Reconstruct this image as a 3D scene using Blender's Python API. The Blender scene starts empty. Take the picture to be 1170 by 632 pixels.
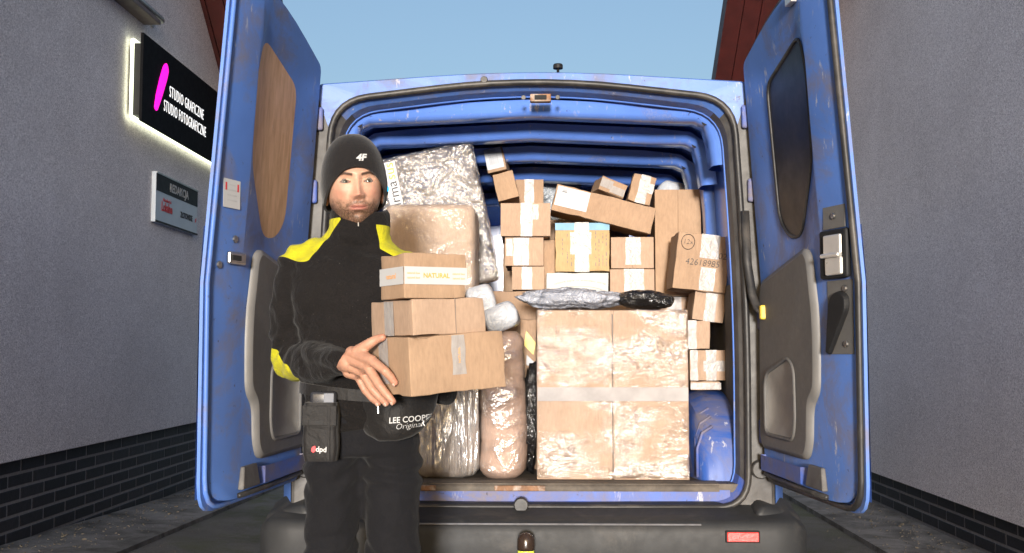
import bpy, bmesh, math, random
import numpy as np
from mathutils import Vector, Matrix, Euler, noise
from mathutils.bvhtree import BVHTree

random.seed(7)
rad = math.radians
S = bpy.context.scene
COL = S.collection

# ------------------------------------------------------------------ camera
CAMZ = 1.1
PITCH, YAW = math.atan(84 / 1200), math.atan(27 / 1200)
cd = bpy.data.cameras.new('camera')
cam = bpy.data.objects.new('camera', cd)
COL.objects.link(cam)
cam.location = (0, 0, CAMZ)
cam.rotation_euler = (rad(90) + PITCH, 0, YAW)
cd.sensor_width = 36
cd.lens = 36 * 1200 / 1170
cd.clip_start = 0.05
cd.clip_end = 3000
S.camera = cam
RC = Euler((rad(90) + PITCH, 0, YAW)).to_matrix()

# ------------------------------------------------------------------ sky, sun, exposure
SUN_EL, SUN_AZ = 3.5, 0.8           # stands in for the camera flash: low, behind the photographer, slightly left
wd = bpy.data.worlds.new('World')
S.world = wd
wd.use_nodes = True
wn, wl = wd.node_tree.nodes, wd.node_tree.links
wn.clear()
sky = wn.new('ShaderNodeTexSky')
sky.sky_type = 'NISHITA'
sky.sun_disc = False
sky.sun_elevation = rad(SUN_EL)
sky.sun_rotation = rad(180 + SUN_AZ)
sky.air_density = 0.7
sky.dust_density = 5.5
sky.ozone_density = 1.15
bgn = wn.new('ShaderNodeBackground')
bgn.inputs['Strength'].default_value = 0.15
won = wn.new('ShaderNodeOutputWorld')
wl.new(sky.outputs[0], bgn.inputs['Color'])
wl.new(bgn.outputs[0], won.inputs['Surface'])

sl = bpy.data.lights.new('sun', 'SUN')
sl.energy = 2.0
sl.angle = rad(7)
sl.color = (1.0, 0.965, 0.92)
sun = bpy.data.objects.new('sun', sl)
COL.objects.link(sun)
sdir = Vector((math.sin(rad(SUN_AZ)) * math.cos(rad(SUN_EL)), math.cos(rad(SUN_AZ)) * math.cos(rad(SUN_EL)), -math.sin(rad(SUN_EL))))
sun.rotation_euler = sdir.to_track_quat('-Z', 'Y').to_euler()
sun.location = (-1, -3, 4)

S.view_settings.view_transform = 'Standard'
S.view_settings.look = 'None'
S.view_settings.exposure = 1.60
S.view_settings.gamma = 1.0
S.cycles.max_bounces = 6
S.cycles.transparent_max_bounces = 12
S.cycles.caustics_reflective = False
S.cycles.caustics_refractive = False
S.cycles.sample_clamp_indirect = 6


def W(px, py, Y):
    d = RC @ Vector(((px - 585) / 1200, (316 - py) / 1200, -1))
    return Vector((0, 0, CAMZ)) + d * (Y / d.y)


# ------------------------------------------------------------------ materials
def srgb(r, g, b):
    f = lambda c: (c / 255 / 12.92) if c <= 10 else ((c / 255 + .055) / 1.055) ** 2.4
    return (f(r), f(g), f(b), 1)


def c4(c):
    return tuple(c) if len(c) == 4 else (c[0], c[1], c[2], 1)


class NT:
    def __init__(s, name):
        s.m = bpy.data.materials.new(name)
        s.m.use_nodes = True
        s.n = s.m.node_tree.nodes
        s.l = s.m.node_tree.links
        s.b = s.n['Principled BSDF']
        s.out = s.n['Material Output']
        s.tc = s.n.new('ShaderNodeTexCoord')

    def coord(s, which='Object', scale=(1, 1, 1)):
        mp = s.n.new('ShaderNodeMapping')
        mp.inputs['Scale'].default_value = scale
        s.l.new(s.tc.outputs[which], mp.inputs[0])
        return mp.outputs[0]

    def noise(s, scale, detail=4, rough=.6, vec=None, dist=0):
        t = s.n.new('ShaderNodeTexNoise')
        t.inputs['Scale'].default_value = scale
        t.inputs['Detail'].default_value = detail
        t.inputs['Roughness'].default_value = rough
        t.inputs['Distortion'].default_value = dist
        s.l.new(vec if vec is not None else s.tc.outputs['Object'], t.inputs['Vector'])
        return t.outputs['Fac']

    def ramp(s, fac, stops):
        r = s.n.new('ShaderNodeValToRGB')
        e = r.color_ramp.elements
        e[0].position, e[0].color = stops[0][0], c4(stops[0][1])
        e[1].position, e[1].color = stops[-1][0], c4(stops[-1][1])
        for p, c in stops[1:-1]:
            k = e.new(p)
            k.color = c4(c)
        s.l.new(fac, r.inputs[0])
        return r.outputs[0]

    def mix(s, fac, a, b, mode='MIX'):
        m = s.n.new('ShaderNodeMix')
        m.data_type = 'RGBA'
        m.blend_type = mode
        for sock, v in ((m.inputs[0], fac), (m.inputs[6], a), (m.inputs[7], b)):
            if hasattr(v, 'is_output'):
                s.l.new(v, sock)
            else:
                sock.default_value = v if isinstance(v, (int, float)) else c4(v)
        return m.outputs[2]

    def math(s, op, a, b=0.0):
        m = s.n.new('ShaderNodeMath')
        m.operation = op
        for sock, v in ((m.inputs[0], a), (m.inputs[1], b)):
            if hasattr(v, 'is_output'):
                s.l.new(v, sock)
            else:
                sock.default_value = v
        return m.outputs[0]

    def bump(s, h, strength, dist=.01, prev=None):
        b = s.n.new('ShaderNodeBump')
        b.inputs['Strength'].default_value = strength
        b.inputs['Distance'].default_value = dist
        s.l.new(h, b.inputs['Height'])
        if prev is not None:
            s.l.new(prev, b.inputs['Normal'])
        return b.outputs[0]

    def set(s, **k):
        for a, v in k.items():
            sock = s.b.inputs[a.replace('_', ' ')]
            if hasattr(v, 'is_output'):
                s.l.new(v, sock)
            else:
                sock.default_value = v if isinstance(v, (int, float)) else c4(v)
        return s


def plain(name, col, rough=.6, metal=0, var=.15, scale=12, bump=0, bscale=60, bdist=.003, spec=.5, coat=0, dirt=None, dirt_amt=.5, dirt_scale=5):
    t = NT(name)
    a = t.noise(scale, 5)
    c = t.mix(1.0, c4(col), t.ramp(a, [(.25, (1 - var,) * 3), (.75, (1 + var,) * 3)]), 'MULTIPLY')
    if dirt is not None:
        d = t.noise(dirt_scale, 8, .68, dist=.4)
        f = t.ramp(d, [(.62 - dirt_amt * .35, (0, 0, 0)), (.78 - dirt_amt * .2, (1, 1, 1))])
        c = t.mix(f, c, dirt)
    t.set(Base_Color=c, Metallic=metal, Specular_IOR_Level=spec, Coat_Weight=coat)
    rr = t.noise(scale * 2.3, 4)
    t.set(Roughness=t.math('ADD', t.math('MULTIPLY', t.math('SUBTRACT', rr, .5), .25), rough))
    if bump:
        t.set(Normal=t.bump(t.noise(bscale, 5), bump, bdist))
    return t.m


def paint(name, col, dirt=.35, scratch=True, r0=.42, spec=.3):
    t = NT(name)
    base = t.mix(1.0, c4(col), t.ramp(t.noise(3, 4), [(.3, (.86,) * 3), (.7, (1.12,) * 3)]), 'MULTIPLY')
    d = t.noise(4.5, 8, .7, dist=.5)
    f = t.ramp(d, [(.62 - .30 * dirt, (0, 0, 0)), (.78 - .22 * dirt, (.8,) * 3)])
    c = t.mix(f, base, (.20, .165, .14, 1))
    rough = t.math('ADD', t.math('MULTIPLY', f, .3), r0)
    if scratch:
        s1 = t.noise(34, 7, .72, vec=t.coord('Object', (1, 1, .25)))
        patch = t.ramp(t.noise(2.6, 3, .5), [(.46, (0, 0, 0)), (.60, (1, 1, 1))])
        f2 = t.math('MULTIPLY', t.ramp(s1, [(.60, (0, 0, 0)), (.64, (.85,) * 3)]), patch)
        c = t.mix(f2, c, (.42, .42, .47, 1))
        s3 = t.noise(28, 6, .72)
        f3 = t.ramp(s3, [(.65, (0, 0, 0)), (.69, (.85,) * 3)])
        c = t.mix(f3, c, (.05, .04, .045, 1))
    t.set(Base_Color=c, Roughness=rough, Specular_IOR_Level=spec, Coat_Weight=.0, Coat_Roughness=.2)
    t.set(Normal=t.bump(t.noise(40, 3), .06, .003))
    return t.m


def cardboard(name, col, sheen=0):
    t = NT(name)
    a = t.noise(9, 6, .65)
    b = t.noise(140, 3, .6, vec=t.coord('Object', (1, 1, .25)))
    c = t.mix(1.0, c4(col), t.ramp(a, [(.3, (.9, .89, .88)), (.7, (1.07, 1.07, 1.07))]), 'MULTIPLY')
    c = t.mix(1.0, c, t.ramp(b, [(.3, (.9,) * 3), (.7, (1.08,) * 3)]), 'MULTIPLY')
    sp = t.noise(60, 5, .7)
    c = t.mix(t.ramp(sp, [(.7, (0, 0, 0)), (.76, (.5,) * 3)]), c, (.22, .14, .08, 1))
    t.set(Base_Color=c, Roughness=.78, Specular_IOR_Level=.25)
    w = t.n.new('ShaderNodeTexWave')
    w.inputs['Scale'].default_value = 55
    w.inputs['Distortion'].default_value = .6
    t.l.new(t.tc.outputs['Object'], w.inputs[0])
    n1 = t.bump(w.outputs['Fac'], .06, .002)
    n2 = t.bump(t.noise(14, 4), .22, .006, n1)
    t.set(Normal=n2)
    return t.m


def film(name, amount=.22, rough=.16, bump=.9, stretch=(1, 1, 1), scale=60, tint=(1, 1, 1), milky=.06, thick=(.3, .62), wave=.10, patch=4.5):
    """thin stretch film: clear, glossy, wrinkled"""
    t = NT(name)
    t.n.remove(t.b)
    v = t.coord('Object', stretch)
    n1 = t.noise(scale, 2.2, .6, vec=v, dist=1.0)
    n2 = t.noise(scale * .13, 3, .5, vec=v, dist=.5)
    n3 = t.noise(scale * 2.2, 2, .6, vec=t.coord('Object', (stretch[0] * .3, 1, stretch[2] * 1.4)))
    nb = t.bump(n2, 1.0, wave * bump)
    nb = t.bump(n1, bump * .62, .012, nb)
    nb = t.bump(n3, bump * .35, .004, nb)
    g = t.n.new('ShaderNodeBsdfGlossy')
    g.inputs['Roughness'].default_value = rough
    g.inputs['Color'].default_value = c4(tint)
    t.l.new(nb, g.inputs['Normal'])
    tr = t.n.new('ShaderNodeBsdfTransparent')
    df = t.n.new('ShaderNodeBsdfDiffuse')
    df.inputs['Color'].default_value = (.8, .78, .76, 1)
    t.l.new(nb, df.inputs['Normal'])
    m0 = t.n.new('ShaderNodeMixShader')
    m0.inputs[0].default_value = milky
    t.l.new(tr.outputs[0], m0.inputs[1])
    t.l.new(df.outputs[0], m0.inputs[2])
    m = t.n.new('ShaderNodeMixShader')
    fac = t.ramp(t.noise(patch, 4, .6, vec=v, dist=.6), [(thick[0], (amount * .06,) * 3), (thick[1], (amount * 1.5,) * 3)])
    t.l.new(fac, m.inputs[0])
    t.l.new(m0.outputs[0], m.inputs[1])
    t.l.new(g.outputs[0], m.inputs[2])
    t.l.new(m.outputs[0], t.out.inputs['Surface'])
    return t.m


def stucco(name, col):
    t = NT(name)
    a = t.noise(150, 3, .75)
    b = t.noise(1.2, 6, .6)
    g = t.noise(60, 4, .75)
    c = t.mix(1.0, c4(col), t.ramp(a, [(.32, (.5, .49, .52)), (.68, (1.45, 1.45, 1.47))]), 'MULTIPLY')
    c = t.mix(1.0, c, t.ramp(g, [(.3, (.86, .84, .86)), (.7, (1.14, 1.15, 1.16))]), 'MULTIPLY')
    c = t.mix(1.0, c, t.ramp(b, [(.3, (.93,) * 3), (.7, (1.05,) * 3)]), 'MULTIPLY')
    st = t.noise(1.3, 7, .68, dist=.4)
    c = t.mix(1.0, c, t.ramp(st, [(.35, (.92, .915, .91)), (.62, (1.03,) * 3)]), 'MULTIPLY')
    t.set(Base_Color=c, Roughness=.92, Specular_IOR_Level=.2)
    t.set(Normal=t.bump(a, .2, .004))
    return t.m


def emit(name, col, strength):
    t = NT(name)
    t.set(Base_Color=c4(col), Emission_Color=c4(col), Emission_Strength=strength)
    return t.m


BLUE = (.090, .192, .53, 1)
M = {}
M['blue'] = paint('van_paint', BLUE, .42)
M['blue_in'] = paint('van_paint_inside_brightened', (.115, .24, .70, 1), .10, r0=.2, spec=.7)  # body blue made lighter, brightness painted in for the dim load space
M['blue_dirty'] = paint('van_paint_dirty', (.05, .11, .42, 1), .75)
M['pillar'] = plain('grimy_pillar', (.115, .11, .105), .6, var=.3, scale=14, bump=.3, bscale=40, dirt=(.055, .05, .047, 1), dirt_amt=.6)
M['rubber'] = plain('black_rubber', (.022, .021, .021), .5, var=.3, bump=.15, dirt=(.09, .08, .07, 1), dirt_amt=.35)
M['plastic'] = plain('grey_plastic_trim', (.115, .110, .105), .62, var=.12, scale=30, bump=.35, bscale=420, bdist=.001)
M['plastic_edge'] = plain('pale_trim_edge', (.17, .163, .155), .5, var=.1)
M['plastic_pocket'] = plain('pocket_plastic', (.27, .255, .235), .5, var=.2, scale=9, bump=.2, bscale=300)
M['bumper'] = plain('bumper_plastic', (.020, .021, .023), .62, var=.25, scale=10, bump=.3, bscale=320, bdist=.001, dirt=(.05, .047, .044, 1), dirt_amt=.25, dirt_scale=7)
M['bumper_worn'] = plain('worn_plastic_edge', (.15, .15, .16), .55, var=.3, scale=25)
M['tread'] = plain('floor_tread', (.12, .10, .08), .75, var=.35, scale=20, bump=.3, dirt=(.05, .042, .036, 1), dirt_amt=.5)
M['metal'] = plain('steel', (.46, .45, .43), .35, metal=1, var=.2)
M['zinc'] = plain('galvanised_steel', (.42, .43, .43), .45, metal=.8, var=.25, scale=30)
M['rust'] = plain('rusty_metal', (.22, .11, .055), .7, var=.5, scale=25, dirt=(.42, .38, .34, 1), dirt_amt=.5, dirt_scale=20)
M['chrome'] = plain('latch_metal', (.72, .70, .66), .32, metal=.6, var=.1)
M['black'] = plain('black_plastic', (.013, .013, .014), .6, var=.2, spec=.25)
M['dark'] = plain('dark_void', (.01, .01, .01), .8)
M['red_lens'] = plain('red_reflector', (.62, .045, .04), .2, var=.15, scale=60, bump=.5, bscale=200)
M['yellow'] = plain('yellow_plastic', (.75, .52, .06), .45, var=.1)
M['neon'] = plain('fluorescent_plastic', (.80, .90, .10), .4, var=.1)
M['ply'] = None
M['glass_dark'] = plain('dark_window_glass', (.012, .012, .016), .4, var=.4, scale=5, spec=.25, dirt=(.035, .03, .035, 1), dirt_amt=.45, dirt_scale=9)
M['white'] = plain('white_print_paper', (.50, .50, .50), .55, var=.05)
M['label'] = plain('label_paper', (.44, .45, .475), .5, var=.07)
M['ink'] = plain('black_ink', (.03, .03, .035), .6)
M['ink_soft'] = plain('grey_ink', (.22, .18, .15), .7)
M['ink_red'] = plain('red_ink', (.62, .04, .05), .6)
M['ink_orange'] = plain('orange_ink', (.85, .36, .05), .6)
M['sky_blue'] = plain('blue_print', (.16, .33, .47), .6, var=.15)
M['wallL'] = stucco('grey_render', (.80, .76, .735))
M['wallR'] = stucco('pale_grey_render', (.90, .86, .83))
M['mortar'] = plain('grey_mortar', (.22, .21, .21), .9, var=.2, scale=50)
M['roof_red'] = plain('red_brown_boards', (.048, .0075, .006), .55, var=.25, scale=8, bump=.2)
CB = [cardboard('kraft_carton_%s' % n, c) for n, c in (('warm', (.3501, .2350, .1554)), ('pink', (.3933, .2762, .1986)), ('yellow', (.3693, .2474, .1611)), ('brown', (.2878, .1947, .1315)), ('pale', (.4173, .3069, .2274)))]
M['carton_ochre'] = cardboard('ochre_printed_carton', (.44, .305, .16))
M['carton_white'] = plain('white_carton', (.44, .45, .44), .6, var=.05)
M['film'] = film('stretch_film', .15, .13, .9, (1, 1, 1.3), 60, thick=(.45, .65))
M['film_streak'] = film('stretch_film_streaks', .30, .11, .9, (.7, 1, 1.4), 95, milky=.02, thick=(.43, .60), wave=.055, patch=3.2)
M['film_flute'] = film('stretch_film_fluted', .26, .22, 1.0, (3.0, 1, .35), 34, milky=.35, thick=(.2, .6))
M['film_heavy'] = film('bubble_film', .42, .16, 1.1, (1, 1, 1), 80, milky=.12, thick=(.35, .68))
M['foil_brown'] = plain('brown_grey_packing', (.20, .17, .155), .45, var=.35, scale=14, bump=.6, bscale=50)


def tape_mat():
    t = NT('clear_parcel_tape')
    v = t.coord('Object', (1, 1, .3))
    a = t.noise(70, 4, .6, vec=v)
    c = t.ramp(a, [(.3, (.35, .315, .295)), (.7, (.44, .42, .405))])
    t.set(Base_Color=c, Roughness=.34, Specular_IOR_Level=.35, Alpha=.84)
    t.set(Normal=t.bump(t.noise(34, 2.5, .6, dist=.8), .35, .008))
    return t.m


M['tape'] = tape_mat()


def plastic_bag(name, col, rough=.25, bump=.8, scale=22, spec=.5):
    t = NT(name)
    a = t.noise(10, 5)
    c = t.mix(1.0, c4(col), t.ramp(a, [(.3, (.8,) * 3), (.7, (1.15,) * 3)]), 'MULTIPLY')
    n = t.noise(scale, 3, .6, dist=1.6)
    t.set(Base_Color=c, Roughness=rough, Specular_IOR_Level=spec, Normal=t.bump(n, bump, .02))
    return t.m


M['poly_grey'] = plastic_bag('grey_poly_mailer', (.36, .39, .42))
M['poly_white'] = plastic_bag('white_poly_mailer', (.45, .465, .50), .3, .5)
M['poly_foil'] = plastic_bag('silver_plastic', (.34, .36, .42), .2, .9, 26, .7)
M['poly_black'] = plastic_bag('black_plastic_bag', (.012, .012, .013), .16, .9, 26, .8)


def ply_mat():
    t = NT('plywood')
    v = t.coord('Object', (1, 6, 1.2))
    a = t.noise(7, 6, .6, vec=v, dist=.6)
    c = t.ramp(a, [(.3, (.52, .28, .13)), (.7, (.74, .45, .25))])
    d = t.noise(9, 7, .72)
    c = t.mix(t.ramp(d, [(.66, (0, 0, 0)), (.76, (.8,) * 3)]), c, (.62, .52, .45, 1))
    t.set(Base_Color=c, Roughness=.6, Normal=t.bump(a, .15, .003))
    return t.m


M['ply'] = ply_mat()


def brick_mat():
    t = NT('anthracite_brick')
    o = t.n.new('ShaderNodeObjectInfo')
    c = t.ramp(o.outputs['Random'], [(0, (.016, .016, .020)), (.5, (.024, .022, .027)), (1, (.036, .034, .04))])
    c = t.mix(1.0, c, t.ramp(t.noise(30, 5), [(.3, (.7,) * 3), (.7, (1.3,) * 3)]), 'MULTIPLY')
    t.set(Base_Color=c, Roughness=.55, Specular_IOR_Level=.4, Normal=t.bump(t.noise(80, 4), .4, .003))
    return t.m


M['brick'] = brick_mat()


def ground_mat():
    t = NT('dirty_asphalt')
    a = t.noise(1.2, 8, .65)
    b = t.noise(160, 4, .7)
    c = t.ramp(b, [(.3, (.06, .057, .053)), (.7, (.19, .18, .165))])
    m = t.ramp(t.noise(1.7, 8, .7, dist=.6), [(.47, (0, 0, 0)), (.6, (.85,) * 3)])
    c = t.mix(m, c, t.ramp(b, [(.3, (.045, .052, .02)), (.7, (.11, .12, .05))]))
    c = t.mix(1.0, c, t.ramp(a, [(.3, (.6,) * 3), (.7, (1.3,) * 3)]), 'MULTIPLY')
    t.set(Base_Color=c, Roughness=.85, Normal=t.bump(b, .7, .008))
    return t.m


M['ground'] = ground_mat()
M['concrete'] = plain('worn_concrete', (.24, .23, .22), .85, var=.35, scale=5, bump=.5, bscale=90, bdist=.004, dirt=(.06, .055, .045, 1), dirt_amt=.5, dirt_scale=4)


def fabric(name, col, speck=.25, scale=300, bump=.5, fold=0, rough=.9, sheen=.15):
    t = NT(name)
    a = t.noise(scale, 3, .7)
    c = t.mix(1.0, c4(col), t.ramp(a, [(.3, (1 - speck,) * 3), (.75, (1 + speck * 1.6,) * 3)]), 'MULTIPLY')
    c = t.mix(1.0, c, t.ramp(t.noise(6, 5), [(.3, (.85,) * 3), (.7, (1.15,) * 3)]), 'MULTIPLY')
    n = t.bump(t.noise(scale * .6, 4), bump, .002)
    if fold:
        n = t.bump(t.noise(14, 4, .5, dist=1.0), fold, .012, n)
    t.set(Base_Color=c, Roughness=rough, Specular_IOR_Level=.25, Sheen_Weight=sheen, Normal=n)
    return t.m


M['fleece'] = fabric('black_fleece', (.018, .0155, .015), .45, 260, .8, .25)
M['hivis'] = fabric('fluorescent_yellow_fabric', (.80, .78, .02), .08, 260, .4, .25, sheen=0)
M['trouser'] = fabric('black_denim', (.0055, .0055, .0072), .5, 380, .5, .5, .9, .04)
M['knit'] = fabric('black_knit', (.0082, .0070, .0074), .4, 330, .9)
M['nylon'] = fabric('black_nylon', (.0080, .0070, .0070), .3, 220, .5, .5, .6)
M['leather'] = fabric('black_shoe_leather', (.015, .014, .014), .2, 120, .4, .2, .5)


def skin_mat():
    t = NT('skin')
    at = t.n.new('ShaderNodeAttribute')
    at.attribute_name = 'tint'
    c = t.mix(1.0, at.outputs['Color'], t.ramp(t.noise(90, 5), [(.3, (.93, .9, .88)), (.7, (1.05, 1.06, 1.06))]), 'MULTIPLY')
    t.set(Base_Color=c, Roughness=.48, Specular_IOR_Level=.45, Subsurface_Weight=.12, Subsurface_Scale=.006)
    t.b.inputs['Subsurface Radius'].default_value = (1, .35, .2)
    t.set(Normal=t.bump(t.noise(300, 4), .4, .002))
    return t.m


M['skin'] = skin_mat()


def eye_mat():
    t = NT('eye')
    at = t.n.new('ShaderNodeAttribute')
    at.attribute_name = 'tint'
    t.set(Base_Color=at.outputs['Color'], Roughness=.12, Specular_IOR_Level=.6)
    return t.m


M['eye'] = eye_mat()


# ------------------------------------------------------------------ object helpers
def wmat(o):
    m = o.matrix_basis.copy()
    if o.parent:
        m = wmat(o.parent) @ o.matrix_parent_inverse @ m
    return m


def link(o, parent=None, local=False):
    COL.objects.link(o)
    if parent is not None:
        o.parent = parent
        if not local:
            o.matrix_parent_inverse = wmat(parent).inverted()
    return o


def tag(o, label=None, cat=None, group=None, kind=None):
    for k, v in (('label', label), ('category', cat), ('group', group), ('kind', kind)):
        if v:
            o[k] = v
    return o


def empty(name, loc, rot=(0, 0, 0), label=None, cat=None, group=None):
    o = bpy.data.objects.new(name, None)
    o.empty_display_size = .1
    o.location = loc
    o.rotation_euler = rot
    link(o)
    return tag(o, label, cat, group)


class B:
    def __init__(s):
        s.v, s.f = [], []

    def add(s, vs, fs):
        k = len(s.v)
        s.v += [tuple(v) for v in vs]
        s.f += [tuple(i + k for i in f) for f in fs]
        return s

    def box(s, c, size, R=None, jit=0):
        vs = []
        for dx, dy, dz in ((-1, -1, -1), (1, -1, -1), (1, 1, -1), (-1, 1, -1), (-1, -1, 1), (1, -1, 1), (1, 1, 1), (-1, 1, 1)):
            p = Vector((dx * size[0] / 2, dy * size[1] / 2, dz * size[2] / 2))
            if jit:
                p += Vector((random.uniform(-jit, jit), 0, random.uniform(-jit, jit)))
            if R is not None:
                p = R @ p
            vs.append(p + Vector(c))
        return s.add(vs, [(0, 3, 2, 1), (4, 5, 6, 7), (0, 1, 5, 4), (1, 2, 6, 5), (2, 3, 7, 6), (3, 0, 4, 7)])

    def bb(s, x0, x1, y0, y1, z0, z1):
        return s.box(((x0 + x1) / 2, (y0 + y1) / 2, (z0 + z1) / 2), (x1 - x0, y1 - y0, z1 - z0))

    def loft(s, rings, closed=True, cap0=True, cap1=True):
        n = len(rings[0])
        vs = [p for r in rings for p in r]
        fs = []
        for i in range(len(rings) - 1):
            for j in range(n if closed else n - 1):
                a, b = i * n + j, i * n + (j + 1) % n
                fs.append((a, b, b + n, a + n))
        if cap0:
            fs.append(tuple(reversed(range(n))))
        if cap1:
            fs.append(tuple(range((len(rings) - 1) * n, len(rings) * n)))
        return s.add(vs, fs)

    def tube(s, path, r, seg=8, closed=False, flat=1.0):
        path = [Vector(p) for p in path]
        rs = r if isinstance(r, (list, tuple)) else [r] * len(path)
        rings = []
        up = None
        n = len(path)
        for i, p in enumerate(path):
            a = path[(i - 1) % n] if (closed or i > 0) else p
            b = path[(i + 1) % n] if (closed or i < n - 1) else p
            t = (b - a).normalized()
            if up is None:
                up = Vector((0, 0, 1)) if abs(t.z) < .9 else Vector((0, 1, 0))
            x = t.cross(up).normalized()
            up = x.cross(t).normalized()
            rings.append([p + (x * math.cos(q) + up * math.sin(q) * flat) * rs[i] for q in [2 * math.pi * k / seg for k in range(seg)]])
        if closed:
            rings.append(rings[0])
            return s.loft(rings, True, False, False)
        return s.loft(rings)

    def capsule(s, p0, r0, p1, r1, seg=20, sx=1.0, ref=None):
        """tapered capsule; sx flattens along ref"""
        p0, p1 = Vector(p0), Vector(p1)
        t = (p1 - p0).normalized()
        rf = Vector(ref) if ref is not None else (Vector((0, 1, 0)) if abs(t.y) < .9 else Vector((1, 0, 0)))
        x = (rf - t * rf.dot(t)).normalized()
        y = t.cross(x)
        rings = []
        for k in range(7):
            a = -math.pi / 2 + (k + .02) * math.pi / 2 / 6.3
            rings.append((p0 + t * math.sin(a) * r0, math.cos(a) * r0))
        for k in range(7):
            a = (k + .28) * math.pi / 2 / 6.3
            rings.append((p1 + t * math.sin(a) * r1, math.cos(a) * r1))
        out = [[c + (x * math.cos(q) * sx + y * math.sin(q)) * r for q in [2 * math.pi * j / seg for j in range(seg)]] for c, r in rings]
        return s.loft(out)

    def ellipsoid(s, c, r, R=None, seg=24, rings=14):
        vs = []
        c = Vector(c)
        out = []
        for i in range(rings):
            a = -math.pi / 2 + math.pi * (i + .15) / (rings - .7)
            ring = []
            for j in range(seg):
                q = 2 * math.pi * j / seg
                p = Vector((math.cos(a) * math.cos(q) * r[0], math.cos(a) * math.sin(q) * r[1], math.sin(a) * r[2]))
                ring.append((R @ p if R is not None else p) + c)
            out.append(ring)
        return s.loft(out)

    def disc(s, c, n, r, t=.004, seg=16):
        c, n = Vector(c), Vector(n).normalized()
        x = n.orthogonal().normalized()
        y = n.cross(x)
        mk = lambda o, k: [c + n * o + (x * math.cos(q) + y * math.sin(q)) * r * k for q in [2 * math.pi * j / seg for j in range(seg)]]
        return s.loft([mk(0, 1), mk(t * .7, 1), mk(t, .85)])

    def mesh(s, name):
        me = bpy.data.meshes.new(name)
        me.from_pydata(s.v, [], s.f)
        me.validate()
        bm = bmesh.new()
        bm.from_mesh(me)
        bmesh.ops.recalc_face_normals(bm, faces=bm.faces)
        bm.to_mesh(me)
        bm.free()
        return me

    def build(s, name, mat, parent=None, smooth=False, bevel=0, local=False, seg=2, angle=None, subsurf=0):
        me = s.mesh(name)
        return finish(name, me, mat, parent, smooth, bevel, local, seg, angle, subsurf)


def finish(name, me, mat, parent=None, smooth=False, bevel=0, local=False, seg=2, angle=None, subsurf=0):
    o = bpy.data.objects.new(name, me)
    if mat is not None:
        me.materials.append(M[mat] if isinstance(mat, str) else mat)
    if smooth:
        me.polygons.foreach_set('use_smooth', [True] * len(me.polygons))
    if angle is not None:
        me.polygons.foreach_set('use_smooth', [True] * len(me.polygons))
        try:
            me.set_sharp_from_angle(angle=rad(angle))
        except Exception:
            pass
    link(o, parent, local)
    if bevel:
        b = o.modifiers.new('bevel', 'BEVEL')
        b.width = bevel
        b.segments = seg
        b.limit_method = 'ANGLE'
        b.angle_limit = rad(35)
        b.harden_normals = False
    if subsurf:
        q = o.modifiers.new('subsurf', 'SUBSURF')
        q.levels = q.render_levels = subsurf
    return o


def rebase(o, base):
    """move a top-level mesh object's origin to base (mesh built in world coordinates)"""
    base = Vector(base)
    o.data.transform(Matrix.Translation(-base))
    o.location = base
    return o


def baked(me_or_b, mods):
    """apply modifiers (list of (type, dict)) to a mesh and return the result"""
    me = me_or_b.mesh('tmp') if isinstance(me_or_b, B) else me_or_b
    o = bpy.data.objects.new('tmp', me)
    COL.objects.link(o)
    for ty, kw in mods:
        m = o.modifiers.new(ty, ty)
        for k, v in kw.items():
            setattr(m, k, v)
    dg = bpy.context.evaluated_depsgraph_get()
    dg.update()
    r = bpy.data.meshes.new_from_object(o.evaluated_get(dg))
    bpy.data.objects.remove(o)
    return r


def voxel(b, size, smooth=6, fac=.5):
    return baked(b, [('REMESH', dict(mode='VOXEL', voxel_size=size)), ('SMOOTH', dict(factor=fac, iterations=smooth))])


def vnp(me):
    a = np.empty(len(me.vertices) * 3)
    me.vertices.foreach_get('co', a)
    n = np.empty(len(me.vertices) * 3)
    me.vertices.foreach_get('normal', n)
    return a.reshape(-1, 3), n.reshape(-1, 3)


def vset(me, v):
    me.vertices.foreach_set('co', np.ascontiguousarray(v).ravel())
    me.update()


def tint(me, cols):
    a = me.attributes.new('tint', 'FLOAT_COLOR', 'POINT')
    c = np.ones((len(me.vertices), 4))
    c[:, :3] = cols
    a.data.foreach_set('color', c.ravel())


def fbm(p, scale, octv=3, seed=0.0):
    return noise.fractal(Vector(p) * scale + Vector((seed, seed * 1.7, -seed)), 1.0, 2.0, octv)


def text_mesh(txt, size, extrude=.0006, bold=0.0, align='CENTER', shear=0, space=1.0, xs=1.0):
    cu = bpy.data.curves.new('text', 'FONT')
    cu.body = txt
    cu.size = size
    cu.extrude = extrude
    cu.offset = bold
    cu.align_x = align
    cu.align_y = 'CENTER'
    cu.shear = shear
    cu.space_character = space
    cu.resolution_u = 3
    o = bpy.data.objects.new('text', cu)
    COL.objects.link(o)
    dg = bpy.context.evaluated_depsgraph_get()
    dg.update()
    me = bpy.data.meshes.new_from_object(o.evaluated_get(dg))
    bpy.data.objects.remove(o)
    me.transform(Matrix.Scale(xs, 4, (1, 0, 0)))
    return me


def fitted(txt, width, height, mat, M4, parent, **k):
    me = text_mesh(txt, 1.0, **k)
    v, _ = vnp(me)
    lo, hi = v.min(0), v.max(0)
    me.transform(Matrix.Diagonal((width / (hi[0] - lo[0]), height / (hi[1] - lo[1]), 1, 1)) @ Matrix.Translation((-lo[0], -(lo[1] + hi[1]) / 2, 0)))
    me.transform(M4)
    return finish('lettering', me, mat, parent)


def lettering(txt, size, mat, M4, parent, local=False, name='lettering', **k):
    """flat lettering; M4 maps text plane (x right, y up, z out) to the parent's or world space"""
    me = text_mesh(txt, size, **k)
    me.transform(M4)
    return finish(name, me, mat, parent, local=local)


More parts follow.
